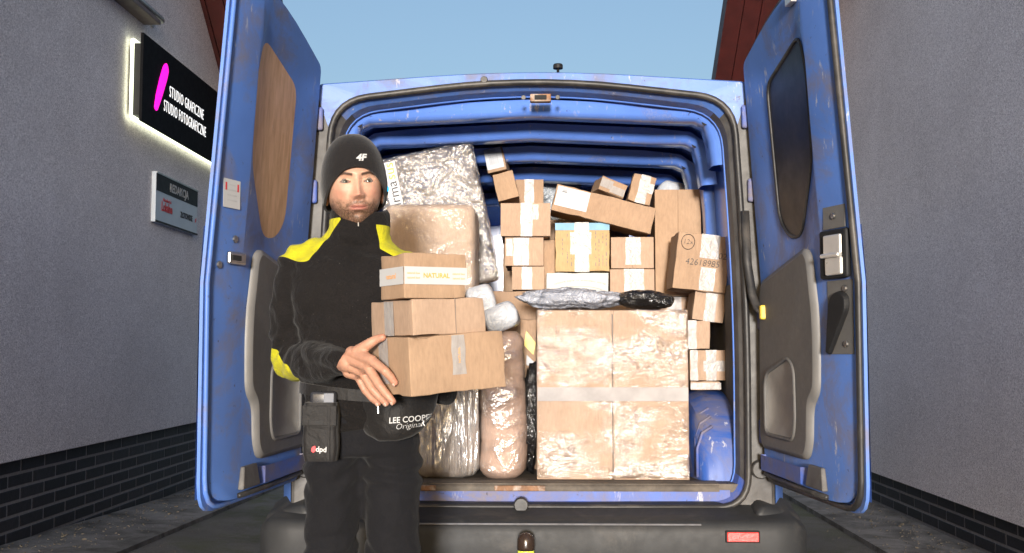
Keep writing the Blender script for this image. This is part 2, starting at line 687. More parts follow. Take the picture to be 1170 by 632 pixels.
def frame(o, x, y):
    x, y = Vector(x).normalized(), Vector(y).normalized()
    z = x.cross(y).normalized()
    y = z.cross(x)
    m = Matrix((x, y, z)).transposed().to_4x4()
    m.translation = Vector(o)
    return m


FRONT = frame((0, 0, 0), (1, 0, 0), (0, 0, 1))      # text that faces -Y


UZ = Vector((0, 0, 1))


def roundpoly(pts, r, seg=5):
    out = []
    n = len(pts)
    rr = r if isinstance(r, (list, tuple)) else [r] * n
    for i in range(n):
        p, a, b = Vector(pts[i]), Vector(pts[i - 1]), Vector(pts[(i + 1) % n])
        da, db = (a - p), (b - p)
        ri = min(rr[i], da.length * .48, db.length * .48)
        p0, p1 = p + da.normalized() * ri, p + db.normalized() * ri
        for k in range(seg + 1):
            t = k / seg
            out.append(p0 * (1 - t) ** 2 + p * 2 * t * (1 - t) + p1 * t * t)
    return out


# ================================================================== THE SETTING
g = B()
gx = [-60, -20, -8, -4] + [-3 + .25 * i for i in range(25)] + [4, 8, 20, 60]
gy = [-60, -20, -6] + [-2 + .5 * i for i in range(24)] + [12, 16, 30, 80, 300, 900]


def gz(x, y):
    if x > -1.2 or y > 9 or y < -3:
        return 0.0
    a = min(1, max(0, (-x - 1.2) / 1.2)) * min(1, max(0, (8.6 - y) / 3.6))
    return .13 * a


g.add([(x, y, gz(x, y)) for y in gy for x in gx],
      [(j * len(gx) + i, j * len(gx) + i + 1, (j + 1) * len(gx) + i + 1, (j + 1) * len(gx) + i) for j in range(len(gy) - 1) for i in range(len(gx) - 1)])
tag(g.build('ground', 'ground', smooth=True), kind='structure')

pv = B()
for (x0, x1, h) in ((1.86, 2.38, .03), (-2.61, -2.05, .025)):
    n = 40
    vs = []
    for j in range(n + 1):
        y = -4 + 14 * j / n
        for x in (x0, x1):
            vs.append((x, y, gz(x, y) + h))
        for x in (x0, x1):
            vs.append((x, y, gz(x, y) - .1))
    fs = []
    for j in range(n):
        a, b = j * 4, j * 4 + 4
        fs += [(a, a + 1, b + 1, b), (a, b, b + 2, a + 2), (a + 1, a + 3, b + 3, b + 1)]
    p = B().add(vs, fs)
    tag(p.build('pavement', 'concrete'), kind='structure')


def brick_mesh(L, H, D):
    b = B()
    e = .004
    b.add([(0, 0, 0), (0, L, 0), (0, L, H), (0, 0, H), (D - e, 0, 0), (D - e, L, 0), (D - e, L, H), (D - e, 0, H),
           (D, e, e), (D, L - e, e), (D, L - e, H - e), (D, e, H - e)],
          [(0, 1, 5, 4), (1, 2, 6, 5), (2, 3, 7, 6), (3, 0, 4, 7), (4, 5, 9, 8), (5, 6, 10, 9), (6, 7, 11, 10), (7, 4, 8, 11), (8, 9, 10, 11)])
    me = b.mesh('brick')
    me.materials.append(M['brick'])
    return me


BR, BRH = brick_mesh(.25, .06, .03), brick_mesh(.12, .06, .03)


def building(side, xb, hb, y0, y1, label, wallmat, roof_in, ybr, r0):
    """side -1: left wall, +1: right wall; xb: plane of the brick plinth, hb: plinth height"""
    root = empty('rendered_building', (xb, (y0 + y1) / 2, 0), label=label, cat='building')
    s = -side                                        # direction towards the alley
    x_r = xb + s * .045                              # face of the render
    w = B()
    w.bb(min(x_r, xb - s * .6), max(x_r, xb - s * .6), y0, y1, hb, 4.3)
    w.build('wall', wallmat, root)
    p = B()
    p.bb(min(xb - s * .6, xb + s * .003), max(xb - s * .6, xb + s * .003), y0, y1, -.2, hb)
    pl = p.build('plinth', 'mortar', root)
    k = 0
    z = hb - .07
    row = 0
    while z > -.06:
        y = ybr[0] - (.13 if row % 2 else 0)
        while y < ybr[1]:
            o = bpy.data.objects.new('brick', BR)
            o.location = (xb - s * .0252 + random.uniform(-.0006, .0006), y if s > 0 else y + .25, z)
            o.rotation_euler = (0, 0, 0 if s > 0 else math.pi)
            if z > -.05:
                link(o, pl)
            y += .26
            k += 1
        z -= .07
        row += 1
    # sloping roof overhang with boarded underside, falling away from the photographer
    rz = lambda y: r0 - .8 * (y - 7.9)
    ya, yb = 7.25, 9.3
    xo, xi = xb - s * .9, roof_in
    r = B()
    xs0, xs1 = min(xo, xi), max(xo, xi)
    r.add([(x, y, rz(y) + dz) for dz in (.03, .2) for y in (ya, yb) for x in (xs0, xs1)],
          [(0, 1, 3, 2), (4, 6, 7, 5), (0, 4, 5, 1), (2, 3, 7, 6), (0, 2, 6, 4), (1, 5, 7, 3)])
    rf = r.build('roof', 'roof_red', root)
    xx = xi
    bw = .14
    bmh = None
    for i in range(5):
        a, b_ = (xx, xx + side * (bw - .008))
        q = B()
        q.add([(x, y, rz(y) + dz) for dz in (0, .028) for y in (ya, yb) for x in (min(a, b_), max(a, b_))],
              [(0, 1, 3, 2), (4, 6, 7, 5), (0, 4, 5, 1), (2, 3, 7, 6), (0, 2, 6, 4), (1, 5, 7, 3)])
        q.build('soffit_board', 'roof_red', rf)
        xx += side * bw
    return root, x_r


bL, xL = building(-1, -2.62, .555, 2.6, 8.75, 'dark grey rendered building with black brick plinth and two signs, on the left', 'wallL', -1.98, (4.3, 8.7), 3.73)
bR, xR = building(1, 2.39, .25, 2.6, 8.75, 'pale grey rendered building with low black brick plinth, on the right', 'wallR', 1.5, (4.3, 8.7), 3.96)

# window sill and guard pipe high on the left wall
wz = B().bb(xL - .02, xL + .012, 5.2, 6.68, 3.29, 4.6).build('window', 'black', bL)
B().bb(xL + .0125, xL + .018, 5.3, 6.6, 3.38, 4.5).build('pane', 'glass_dark', wz)
wsill = B().bb(xL - .05, xL + .11, 5.15, 6.73, 3.235, 3.265).build('sill', plain('brown_sill', (.13, .085, .07), .5), wz, bevel=.003)
gp = W(169, 13, 6.86)
path = [(xL, 6.86, 3.30), (xL + .05, 6.86, 3.30), (xL + .075, 6.845, 3.30), (xL + .085, 6.81, 3.30), (xL + .085, 5.0, 3.30)]
gr = B().tube(path, .019, 12).build('guard_pipe', 'zinc', bL, smooth=True)
B().disc((xL, 6.86, 3.30), (1, 0, 0), .04, .012).build('flange', 'zinc', gr, smooth=False)

# ---- backlit sign
LY = lambda px: (xL + .1) * 1200 / (px - 612)
xs = xL + .12
y_a = xs / W(163, 88, 1).x
zt, zb = W(163, 37, y_a).z, W(163, 137.5, y_a).z
y_b = y_a + 2.25
sg = empty('illuminated_sign', (xs, (y_a + y_b) / 2, zb), label='black backlit studio sign with magenta brush stroke on the dark grey wall', cat='sign')
B().bb(xs - .018, xs, y_a, y_b, zb, zt).build('panel', plain('black_sign_face', (.005, .005, .006), .75, var=.1, spec=.12), sg, bevel=.002)
B().bb(xL + .022, xs - .0185, y_a + .06, y_b - .06, zb + .05, zt - .05).build('housing', 'black', sg)
gl = B()
lz = emit('led_strip', (.95, 1.0, .75), .85)
for (a, b, c, d) in ((y_a + .03, y_a + .058, zb + .03, zt - .03), (y_b - .058, y_b - .03, zb + .03, zt - .03), (y_a + .06, y_b - .06, zb + .02, zb + .048), (y_a + .06, y_b - .06, zt - .048, zt - .02)):
    B().bb(xL + .028, xL + .04, a, b, c, d).build('led_strip', lz, sg)
SF = frame((xs + .002, 0, 0), (0, 1, 0), (0, 0, 1))   # reads along +Y, faces +X
hh = zt - zb
lw = emit('lit_white_letters', (1, 1, 1), .4)
for txt, fz, y0, wd_ in (('STUDIO GRAFICZNE', .545, .48, .72), ('STUDIO FOTOGRAFICZNE', .335, .38, .88)):
    fitted(txt, wd_, .075, lw, Matrix.Translation((0, y_a + y0, zb + hh * fz)) @ SF, sg, align='LEFT', extrude=.001, space=1.2, bold=-.012)
br = B()
pts = [(.20, .22), (.25, .20), (.33, .40), (.42, .66), (.45, .78), (.41, .86), (.35, .80), (.29, .62), (.23, .40)]
pp = roundpoly([(y_a + a, zb + hh * b) for a, b in pts], .03, 3)
br.loft([[(xs + .001, p.x, p.y) for p in pp], [(xs + .005, p.x, p.y) for p in pp]])
br.build('brush_stroke', emit('lit_magenta', (1.0, .0, .50), .5), sg)

# ---- small sign
y_c = (xL + .03) / W(178, 225, 1).x
zt2, zb2 = W(178, 195.5, y_c).z, W(178, 253, y_c).z
y_d = (xL + .03) / W(225.5, 240, 1).x
s2 = empty('editorial_sign', (xL, (y_c + y_d) / 2, zb2), label='small white and black newspaper office sign below the backlit sign', cat='sign')
B().bb(xL, xL + .03, y_c, y_d, zb2, zt2).build('panel', plain('blue_white_sign_face', (.50, .56, .63), .4, var=.05), s2, bevel=.002)
h2, w2 = zt2 - zb2, y_d - y_c
B().bb(xL + .0302, xL + .033, y_c + .006, y_d - .006, zb2 + h2 * .63, zt2 - .012).build('header_band', 'black', s2)
B().bb(xL + .0302, xL + .036, y_c, y_d, zt2 - .011, zt2 - .001).build('top_rail', 'zinc', s2)
B().bb(xL + .0302, xL + .036, y_c, y_d, zb2 + .001, zb2 + .012).build('bottom_rail', 'black', s2)
S2 = frame((xL + .0345, 0, 0), (0, 1, 0), (0, 0, 1))
lettering('REDAKCJA', h2 * .24, 'white', Matrix.Translation((0, y_c + w2 * .52, zb2 + h2 * .78)) @ S2, s2, bold=.002)
S3 = frame((xL + .0315, 0, 0), (0, 1, 0), (0, 0, 1))
lettering('Aktualności', h2 * .10, 'ink_red', Matrix.Translation((0, y_c + w2 * .25, zb2 + h2 * .49)) @ S3, s2)
lettering('Lokalne', h2 * .25, 'ink_red', Matrix.Translation((0, y_c + w2 * .25, zb2 + h2 * .34)) @ S3, s2, bold=.003, xs=.8)
lettering('ZŁOTOWSKIE', h2 * .17, 'ink', Matrix.Translation((0, y_c + w2 * .72, zb2 + h2 * .32)) @ S3, s2, bold=.002, xs=.72)
lettering('.pl', h2 * .13, 'ink_red', Matrix.Translation((0, y_c + w2 * .955, zb2 + h2 * .33)) @ S3, s2, xs=.7)

# ================================================================== THE VAN
YB = 3.95
van = empty('delivery_van', (0, YB, 0), label='blue delivery van with both rear doors open, full of parcels', cat='van')
lean = lambda z: .058 * max(0.0, (z - 1.3)) / .9
roofz = lambda x: 2.155 - .035 * (x / .8) ** 2


def opening(inset=0.0, dz=0.0):
    """outline of the rear opening (x, z)"""
    pts = [(-.795 + inset, .525 + inset + dz), (.795 - inset, .525 + inset + dz), (.80 - inset, 1.3), (.76 - inset, 2.045 - inset), (0, 2.135 - inset), (-.755 + inset, 2.045 - inset), (-.795 + inset, 1.3)]
    return roundpoly(pts, [.12, .12, .5, .14, .6, .14, .5], 7)


def outer():
    pts = [(-.90, .50), (.90, .50), (.90, 1.3), (.83, 2.12), (0, 2.175), (-.83, 2.12), (-.90, 1.3)]
    return roundpoly(pts, [.03, .03, .5, .035, .7, .035, .5], 7)


O0, O1, O2, O3 = outer(), opening(), opening(.016), opening(.022)
rings = [[(p.x, YB + .10, p.y) for p in O0], [(p.x, YB + .012, p.y) for p in O0], [(p.x * .985, YB, p.y - .006) for p in O0],
         [(p.x, YB + .01, p.y) for p in O1], [(p.x, YB + .045, p.y) for p in O2], [(p.x, YB + .11, p.y) for p in O3]]
hd, pl_, pr_, si = B(), B(), B(), B()
n = len(O0)
for i in range(len(rings) - 1):
    for j in range(n):
        q = [rings[i][j], rings[i][(j + 1) % n], rings[i + 1][(j + 1) % n], rings[i + 1][j]]
        cx, cz = sum(v[0] for v in q) / 4, sum(v[2] for v in q) / 4
        if cz > 2.0:
            tgt = hd
        elif cz < .62 and abs(cx) < .8:
            tgt = si
        else:
            tgt = pl_ if cx < 0 else pr_
        tgt.add(q, [(0, 1, 2, 3)])
hdr = hd.build('rear_header', 'blue', van, smooth=True)
for b in (pl_, pr_):
    b.build('door_pillar', 'pillar', van, smooth=True)
si.build('rear_sill', 'blue_dirty', van, smooth=True)
# weather strip
B().tube([(p.x, YB - .004, p.y) for p in opening(-.006)], .0125, 8, closed=True).build('weather_strip', 'rubber', van, smooth=True)
# inner flange dark edge
B().tube([(p.x, YB + .112, p.y) for p in opening(.020)], .007, 6, closed=True).build('inner_flange', 'blue_in', van, smooth=True)

# load space: floor, ceiling, sides, bulkhead
FZ = .60
B().bb(-.80, .80, YB + .04, 6.35, FZ - .03, FZ).build('load_floor', 'tread', van)
tr = B()
B().bb(-.74, .74, YB + .034, YB + .05, .52, .578).build('sill_face', 'blue_dirty', van)
prof = [(YB + .032, .572), (YB + .028, .584), (YB + .036, .596), (YB + .06, .602), (YB + .12, .603)]
tr.loft([[(x, y, z) for y, z in prof] for x in (-.70, .70)], closed=False, cap0=False, cap1=False)
tr.build('sill_tread', 'tread', van, smooth=True)
for x0, x1 in ((-.5, -.36), (-.14, .05)):
    B().bb(x0, x1, YB + .022, YB + .031, .574, .594).build('sill_catch', 'rust', van, bevel=.003)
cl = B()
cp = [(-.78, 1.86), (-.74, 1.98), (-.64, 2.05), (0, 2.085), (.64, 2.05), (.74, 1.98), (.78, 1.86)]
cl.loft([[(x, y, z + dz_) for x, z in cp] for y, dz_ in ((YB + .11, .02), (6.35, -.22)) for z_ in (0,)], closed=False, cap0=False, cap1=False)  # slopes down towards the cab so the bows below catch light
cl.build('ceiling', 'blue_in', van, smooth=True)
# roof bows: hat-section bars across the ceiling
for k, y in enumerate((4.16, 4.43, 4.74, 5.08, 5.6)):
    b = B()
    dr = .012 - .036 * k  # each bow set lower than the last so its face catches the sun
    sec = [(-.075, 0), (-.066, -.02), (-.06, -.04), (-.048, -.055), (-.03, -.06), (.03, -.06), (.055, -.04), (.065, 0)]
    rr_ = []
    for x, z in [(-.77, 1.80), (-.755, 1.90), (-.725, 1.975), (-.66, 2.02), (-.5, 2.042), (0, 2.065), (.5, 2.042), (.66, 2.02), (.725, 1.975), (.755, 1.90), (.77, 1.80)]:
        sx = .5 if abs(x) > .74 else 1
        ddx = -1 if x > 0 else 1
        side_ = max(0, min(1, (abs(x) - .62) / .14))
        rr_.append([(x + (ddx * -dz * side_), y + dy * (1 + .25 * (side_ > .1)), z + dz * (1 - side_) + .01 + dr) for dy, dz in sec])
    b.loft(rr_, closed=False, cap0=False, cap1=False)
    rb = b.build('roof_bow', 'blue_in', van, smooth=True)
    for sx in (-1, 1):
        B().disc((sx * .685, y - .062, 1.985 + dr), (0, -1, 0), .016, .004, 12).build('bow_slot', 'dark', rb)
# sides: painted upper ribs, carpeted lower lining
for s in (-1, 1):
    u = B()
    u.add([(s * .80, YB + .11, 1.34), (s * .80, 6.35, 1.34), (s * .775, 6.35, 1.9), (s * .775, YB + .11, 1.9)], [(0, 1, 2, 3)])
    u.build('upper_side_panel', 'blue_in', van)
    B().bb(min(s * .79, s * .81), max(s * .79, s * .81), YB + .11, 6.35, FZ, 1.36).build('side_lining', plain('grey_side_lining', (.085, .078, .07), .85, var=.2, scale=25, bump=.4, bscale=200), van)
    for y in (4.55, 5.1, 5.7):
        c = B()
        c.loft([[(s * .80, y - .07, z), (s * (.755 - l_), y - .04, z), (s * (.755 - l_), y + .04, z), (s * .80, y + .07, z)] for z, l_ in ((1.36, 0), (1.7, .01), (1.9, .03))], closed=False, cap0=False, cap1=False)
        c.build('side_rib', 'blue_in', van, smooth=False, bevel=.008)
    # sloping roof rail
    B().tube([(s * .765, YB + .12, 1.93), (s * .765, 6.3, 1.93)], .025, 6).build('roof_rail', 'blue_in', van)
    # wheel arch
    a = B()
    rings_ = []
    for k in range(15):
        q = math.pi * k / 14
        y, z = 4.50 - .42 * math.cos(q), FZ - .002 + .335 * (math.sin(q) ** .62 if 0 < k < 14 else 0)
        x_in = .615 + .05 * (1 - math.sin(q))
        rings_.append([(s * .795, y, z), (s * (x_in + .07), y, z), (s * (x_in + .02), y, z - .02 * (z > FZ + .03)), (s * x_in, y, max(FZ - .002, z - .07)), (s * x_in, y, FZ - .002)])
    a.loft(rings_, closed=False, cap0=False, cap1=False)
    wa = a.build('wheel_arch', paint('arch_paint_%d' % (s + 1), (.03, .085, .33, 1), .45), van, smooth=False, angle=40)
    for k in (3, 4, 5):
        q = math.pi * k / 14 * .72
        y, z = 4.50 - .425 * math.cos(q), FZ + .335 * math.sin(q) ** .62
        B().tube([(s * .64, y - .004, FZ + .01), (s * .64, y - .004, z - .09), (s * .66, y - .002, z - .03), (s * .70, y, z - .004)], .006, 6).build('arch_rib', 'blue_dirty', wa, smooth=True)
B().bb(-.80, .80, 6.35, 6.39, FZ, 2.1).build('bulkhead', 'blue_in', van)
# lock catch in the header
ct = B().bb(-.005, .075, YB - .004, YB + .03, 2.045, 2.075).build('header_catch', 'rust', van, bevel=.004)
B().bb(.012, .058, YB - .012, YB - .002, 2.052, 2.068).build('catch_hole', 'dark', ct)
for x in (-.03, .10):
    B().disc((x, YB - .003, 2.06), (0, -1, 0), .009, .005, 10).build('bolt', 'pillar', hdr)
B().disc((-.18, YB - .003, 2.128), (0, -1, 0), .014, .014, 12).build('rubber_buffer', 'rubber', hdr)
B().tube([(.115, YB + .6, 2.13), (.115, YB + .6, 2.345)], .006, 8).build('aerial_stem', 'black', van, smooth=True)
B().disc((.115, YB + .6, 2.335), (0, 0, 1), .022, .02, 12).build('aerial_cap', 'black', van)
# strap in the dark upper left corner
B().tube([W(383, 135, 4.12), W(392, 146, 4.14), W(402, 160, 4.18)], .022, 8, flat=.3).build('strap', 'black', van)

# outer body: sides, roof, cab
for s in (-1, 1):
    b = B()
    zs = [.32, .7, 1.3, 1.75, 2.1]
    rr_ = []
    for y in (YB + .02, YB + .12, 5.5, 7.2, 7.9, 8.5, 8.8):
        top = 1.0 if y < 7.3 else max(0, 1 - (y - 7.2) / 1.6)
        inn = .05 if y < YB + .1 else 0
        rr_.append([(s * (.955 - lean(min(z, 2.1)) - inn), y, z if z <= .7 else .7 + (z - .7) * (1 if y < 7.3 else (.25 + .75 * top))) for z in zs])
    b.loft(rr_, closed=False, cap0=False, cap1=False)
    b.build('body_side', 'blue', van, smooth=True)
b = B()
rr_ = []
for y, h in ((YB + .10, 0), (5.5, .03), (7.0, .02), (7.4, -.06), (8.1, -.62), (8.3, -.85), (8.8, -1.1), (8.85, -1.75)):
    rr_.append([(x * 1.0, y, (roofz(x * .9) if abs(x) < .86 else 2.09) + h) for x in (-.865, -.80, -.4, 0, .4, .80, .865)])
b.loft(rr_, closed=False, cap0=False, cap1=False)
b.build('roof', 'blue', van, smooth=True)
B().bb(-.85, .85, YB + .1, 8.4, .36, .50).build('chassis', 'black', van)
for s in (-1, 1):
    for y in (4.72, 7.75):
        t = B()
        pr = [(.20, 0), (.30, .0), (.325, .03), (.33, .10), (.325, .17), (.30, .2), (.20, .2)]
        t.loft([[(s * (.93 - w_), y + r_ * math.cos(q), .33 + r_ * math.sin(q)) for r_, w_ in pr] for q in [2 * math.pi * k / 32 for k in range(33)]], closed=False, cap0=False, cap1=False)
        wh = B().disc((s * .86, y, .33), (s, 0, 0), .205, .03, 24).build('wheel', 'metal', van)
        t.build('tyre', 'rubber', wh, smooth=True)

# bumper: rounded step with worn edge
bp = B()
prof = [(YB + .06, .545), (YB - .005, .525), (YB - .06, .507), (YB - .135, .497), (YB - .158, .482), (YB - .165, .45), (YB - .16, .36), (YB - .13, .25), (YB - .06, .19), (YB + .06, .19)]
stn = [(-1.0, .42, .14), (-.985, .47, .06), (-.94, .5, .015), (-.86, .51, 0), (-.6, .5, 0), (-.2, .497, -.004), (.2, .497, -.004), (.6, .5, 0), (.86, .51, 0), (.94, .5, .015), (.985, .47, .06), (1.0, .42, .14)]
bp.loft([[(x, y + dy + (.0 if i else 0), z if i > 4 else min(z, z - .5 + t_)) for i, (y, z) in enumerate(prof)] for x, t_, dy in stn], closed=False, cap0=True, cap1=True)
bump_o = bp.build('bumper', 'bumper', van, smooth=True, angle=50)
B().tube([(x, YB - .158 - .006, .4825) for x in (-.42, -.2, 0, .2, .42, .6)], .0035, 6).build('worn_edge', 'bumper_worn', bump_o)
for s in (-1, 1):
    rl = B().bb(s * .745 - .061, s * .745 + .061, YB - .172, YB - .155, .421, .463).build('reflector_housing', 'black', van, bevel=.004)
    B().bb(s * .745 - .056, s * .745 + .056, YB - .178, YB - .1715, .425, .459).build('reflector', 'red_lens', rl, bevel=.003)
    # raised bumper corner
    B().loft([[(s * x_, y_, z_) for x_, y_, z_ in r_] for r_ in (
        [(.80, YB + .02, .51), (.80, YB - .10, .50), (1.0, YB - .04, .44), (1.0, YB + .04, .46)],
        [(.82, YB + .02, .555), (.84, YB - .08, .54), (.985, YB - .02, .49), (.985, YB + .04, .51)])]).build('bumper_corner', 'bumper', van, bevel=.02, seg=3, smooth=True)
# tow ball with cover
tx = -.02
tw = B().tube([(tx, YB - .10, .30), (tx, YB - .2, .30), (tx, YB - .25, .33), (tx, YB - .25, .38)], .02, 10).build('tow_bar', 'metal', van, smooth=True)
lt = lambda pr: [[(tx + r_ * math.cos(q), YB - .25 + r_ * math.sin(q), z_) for q in [2 * math.pi * k / 20 for k in range(20)]] for r_, z_ in pr]
B().loft(lt([(.026, .36), (.029, .38), (.029, .405), (.028, .41)])).build('tow_ball_collar', 'neon', tw, smooth=True)
B().loft(lt([(.030, .408), (.031, .42), (.030, .445), (.025, .458), (.014, .466), (.004, .468)])).build('tow_ball_cap', plain('brown_black_cap', (.035, .022, .016), .25), tw, smooth=True)
# bottom: buffer on the sill and dark lower trim
B().disc((-.04, YB - .02, .53), (0, -1, 0), .028, .02, 14).build('sill_buffer', 'rubber', van)
B().bb(-.84, .84, YB - .03, YB + .03, .49, .505).build('lower_trim', 'bumper', van, bevel=.006)


# ---- doors
def door(s):
    def P(u, n_, z):
        return Vector((s * (.88 + .10 * u - n_ - lean(z)), 3.935 - .995 * u, z))
    T, UB = .030, .655
    nin = lambda u: T if u <= UB else T - (u - UB) / (.80 - UB) * (T + .008)
    ztop = lambda u: 2.16 + .115 * min(1, u / .45) ** .8
    OUT = [(.03, .64), (.79, .64), (.80, 1.3), (.78, ztop(.78)), (.40, ztop(.40)), (.03, ztop(.03)), (.03, 1.3)]
    FL = [(.0, .615), (.835, .615), (.84, 1.3), (.82, ztop(.8) + .03), (.40, ztop(.4) + .035), (-.01, ztop(.0) + .03), (.0, 1.3)]
    rad_ = [.05, .09, .02, .08, .2, .03, .02]
    a, f = roundpoly(OUT, rad_, 4), roundpoly(FL, rad_, 4)
    win = [(.09, 1.47), (.30, 1.385), (.50, 1.41), (.645, 1.64), (.65, 2.05), (.61, 2.18), (.10, 2.12)]
    win2 = [(.255, 1.555), (.34, 1.485), (.46, 1.475), (.605, 1.70), (.62, 1.98), (.585, 2.12), (.24, 2.04)]
    w0, w1 = roundpoly(win, .06, 4), roundpoly(win2, .055, 4)
    bm = bmesh.new()

    def face_fill(loops, n_):
        es = []
        for lp in loops:
            vs = [bm.verts.new(P(p.x, n_(p.x) if callable(n_) else n_, p.y)) for p in lp]
            es += [bm.edges.new((vs[i], vs[(i + 1) % len(vs)])) for i in range(len(vs))]
        bmesh.ops.triangle_fill(bm, use_beauty=True, use_dissolve=False, edges=es)

    def cut(lp, lo, hi):
        """clip polygon to lo <= z <= hi"""
        def clip(pts, z, up):
            o = []
            for i in range(len(pts)):
                p, q = pts[i], pts[(i + 1) % len(pts)]
                ip, iq = ((p.y >= z - 1e-9) if up else (p.y <= z + 1e-9)), ((q.y >= z - 1e-9) if up else (q.y <= z + 1e-9))
                if ip:
                    o.append(p)
                if ip != iq:
                    t = (z - p.y) / (q.y - p.y)
                    o.append(p.lerp(q, t))
            r_ = []
            for p in o:
                if not r_ or (p - r_[-1]).length > 1e-5:
                    r_.append(p)
            if (r_[0] - r_[-1]).length < 1e-5:
                r_.pop()
            return r_
        if lo is not None:
            lp = clip(lp, lo, True)
        if hi is not None:
            lp = clip(lp, hi, False)
        return lp
    sw = lambda L_: [Vector((p.y, p.x)) for p in L_]
    for lo_, hi_, hole in ((None, 1.3, None), (1.3, None, w0)):
        c_ = cut(a, lo_, hi_)
        face_fill([sw(cut(sw(c_), None, UB))] + ([hole] if hole else []), nin)
        face_fill([sw(cut(sw(c_), UB, None))], nin)
    face_fill([cut(f, None, 1.3)], -.020)
    face_fill([cut(f, 1.3, None)], -.020)

    def strip(A_, na, B_, nb):
        va = [bm.verts.new(P(p.x, na(p.x) if callable(na) else na, p.y)) for p in A_]
        vb = [bm.verts.new(P(p.x, nb(p.x) if callable(nb) else nb, p.y)) for p in B_]
        m_ = len(va)
        for i in range(m_):
            bm.faces.new((va[i], va[(i + 1) % m_], vb[(i + 1) % m_], vb[i]))
    strip(a, nin, a, lambda u: nin(u) * .4 - .007)
    strip(a, lambda u: nin(u) * .4 - .007, f, -.010)
    strip(f, -.010, f, lambda u: -.020)
    wm = roundpoly([((x + x2) / 2 - (.006 if x < .3 else -.006), (z + z2) / 2) for (x, z), (x2, z2) in zip(win, win2)], .06, 4)
    strip(w0, nin, wm, .021)
    strip(wm, .021, w1, .016)
    bmesh.ops.remove_doubles(bm, verts=bm.verts, dist=.0004)
    bmesh.ops.recalc_face_normals(bm, faces=bm.faces)
    me = bpy.data.meshes.new('rear_door')
    bm.to_mesh(me)
    bm.free()
    d = finish('rear_door', me, 'blue', van, angle=28)
    d['label'] = 'left rear door with plywood in its window' if s < 0 else 'right rear door with dark window glass'
    # pane
    pane = B()
    pane.loft([[P(p.x, .008, p.y) for p in w1], [P(p.x, .0165, p.y) for p in w1]])
    pane.build('window_board' if s < 0 else 'window_pane', 'ply' if s < 0 else 'glass_dark', d)
    if s > 0:
        B().tube([P(p.x, .018, p.y) for p in w1], .006, 6, closed=True).build('window_seal', 'rubber', d, smooth=True)
    # edge seal
    mid = [(p + q) / 2 for p, q in zip(a, f)]
    B().tube([P(p.x, nin(p.x) * .4 - .001, p.y) for p in mid], .011 if s > 0 else .008, 8, closed=True).build('door_seal', 'rubber' if s > 0 else 'blue', d, smooth=True)
    # swage bulge on the outer skin
    bl = B()
    sk = []
    for z, n_ in ((.66, -.0205), (.74, -.030), (.95, -.040), (1.2, -.035), (1.3, -.031), (1.42, -.023), (1.47, -.0205)):
        sk.append([P(u, n_ if 0.02 < u < .838 else -.0205, z) for u in (.01, .04, .3, .6, .80, .845)])
    bl.loft(sk, closed=False, cap0=False, cap1=False)
    bl.build('outer_skin', 'blue', d, smooth=True)
    # trim panel with pocket
    tp = [(.03, .745), (.50, .745), (.535, .80), (.545, .92), (.605, .965), (.615, 1.15), (.575, 1.405), (.54, 1.43), (.05, 1.345)]
    tr_ = [.05, .05, .04, .04, .04, .3, .03, .03, .05]
    ti = [(.045, .76), (.485, .76), (.515, .80), (.525, .94), (.585, .98), (.592, 1.15), (.558, 1.39), (.535, 1.412), (.065, 1.33)]
    t0, t1 = roundpoly(tp, tr_, 4), roundpoly(ti, tr_, 4)
    e = B()
    ring = lambda L_, n_: [P(p.x, n_, min(p.y, 1.2999) if False else p.y) for p in L_]
    e.loft([ring(t0, .0305), ring(t0, .042), ring(t1, .050)], cap0=False, cap1=False)
    trim = e.build('trim_edge', 'plastic_edge', d, smooth=True)
    pk = [(.115, .80), (.40, .80), (.425, .86), (.42, 1.04), (.36, 1.075), (.14, 1.02), (.115, .98)]
    pk1 = [(.125, .82), (.385, .82), (.40, .86), (.395, 1.02), (.35, 1.05), (.155, 1.00), (.13, .97)]
    k0, k1 = roundpoly(pk, .04, 4), roundpoly(pk1, .035, 4)
    bm = bmesh.new()
    es = []
    for lp in (t1, k0):
        vs = [bm.verts.new(P(p.x, .050, p.y)) for p in lp]
        es += [bm.edges.new((vs[i], vs[(i + 1) % len(vs)])) for i in range(len(vs))]
    bmesh.ops.triangle_fill(bm, use_beauty=True, use_dissolve=False, edges=es)
    bmesh.ops.recalc_face_normals(bm, faces=bm.faces)
    me = bpy.data.meshes.new('trim_panel')
    bm.to_mesh(me)
    bm.free()
    finish('trim_panel', me, 'plastic', d)
    pc = B()
    deep = [P(p.x, .034, p.y) for p in roundpoly([(.16, .85), (.37, .85), (.38, .88), (.375, .99), (.34, 1.01), (.19, .97), (.17, .95)], .03, 4)]
    pc.loft([ring(k0, .050), ring(k1, .044), deep], cap0=False, cap1=True)
    pc.build('door_pocket', 'plastic_pocket', d, smooth=True)
    # armrest bulge round the pocket
    B().tube([P(p.x, .051, p.y) for p in k0], .007, 6, closed=True).build('pocket_rim', 'plastic', d, smooth=True)
    # lower closing plate, dirt catcher and striker
    B().loft([[P(u, n_, .665) for u, n_ in ((.50, .0305), (.65, .0305), (.65, .05), (.50, .05))], [P(u, n_, .735) for u, n_ in ((.52, .0305), (.63, .0305), (.63, .045), (.52, .045))]]).build('lower_bracket', 'pillar', d, bevel=.004)
    B().loft([[P(.05, .0305, z) for z in (.66, .72)], [P(.05, .05, z) for z in (.665, .72)], [P(.46, .05, z) for z in (.665, .72)], [P(.48, .0305, z) for z in (.66, .72)]], closed=False, cap0=False, cap1=False).build('lower_lip', 'blue_dirty', d)
    B().tube([P(.06, .036, .652), P(.4, .04, .648), P(.65, .036, .648)], .009, 6).build('bottom_seal', 'rubber', d, smooth=True)
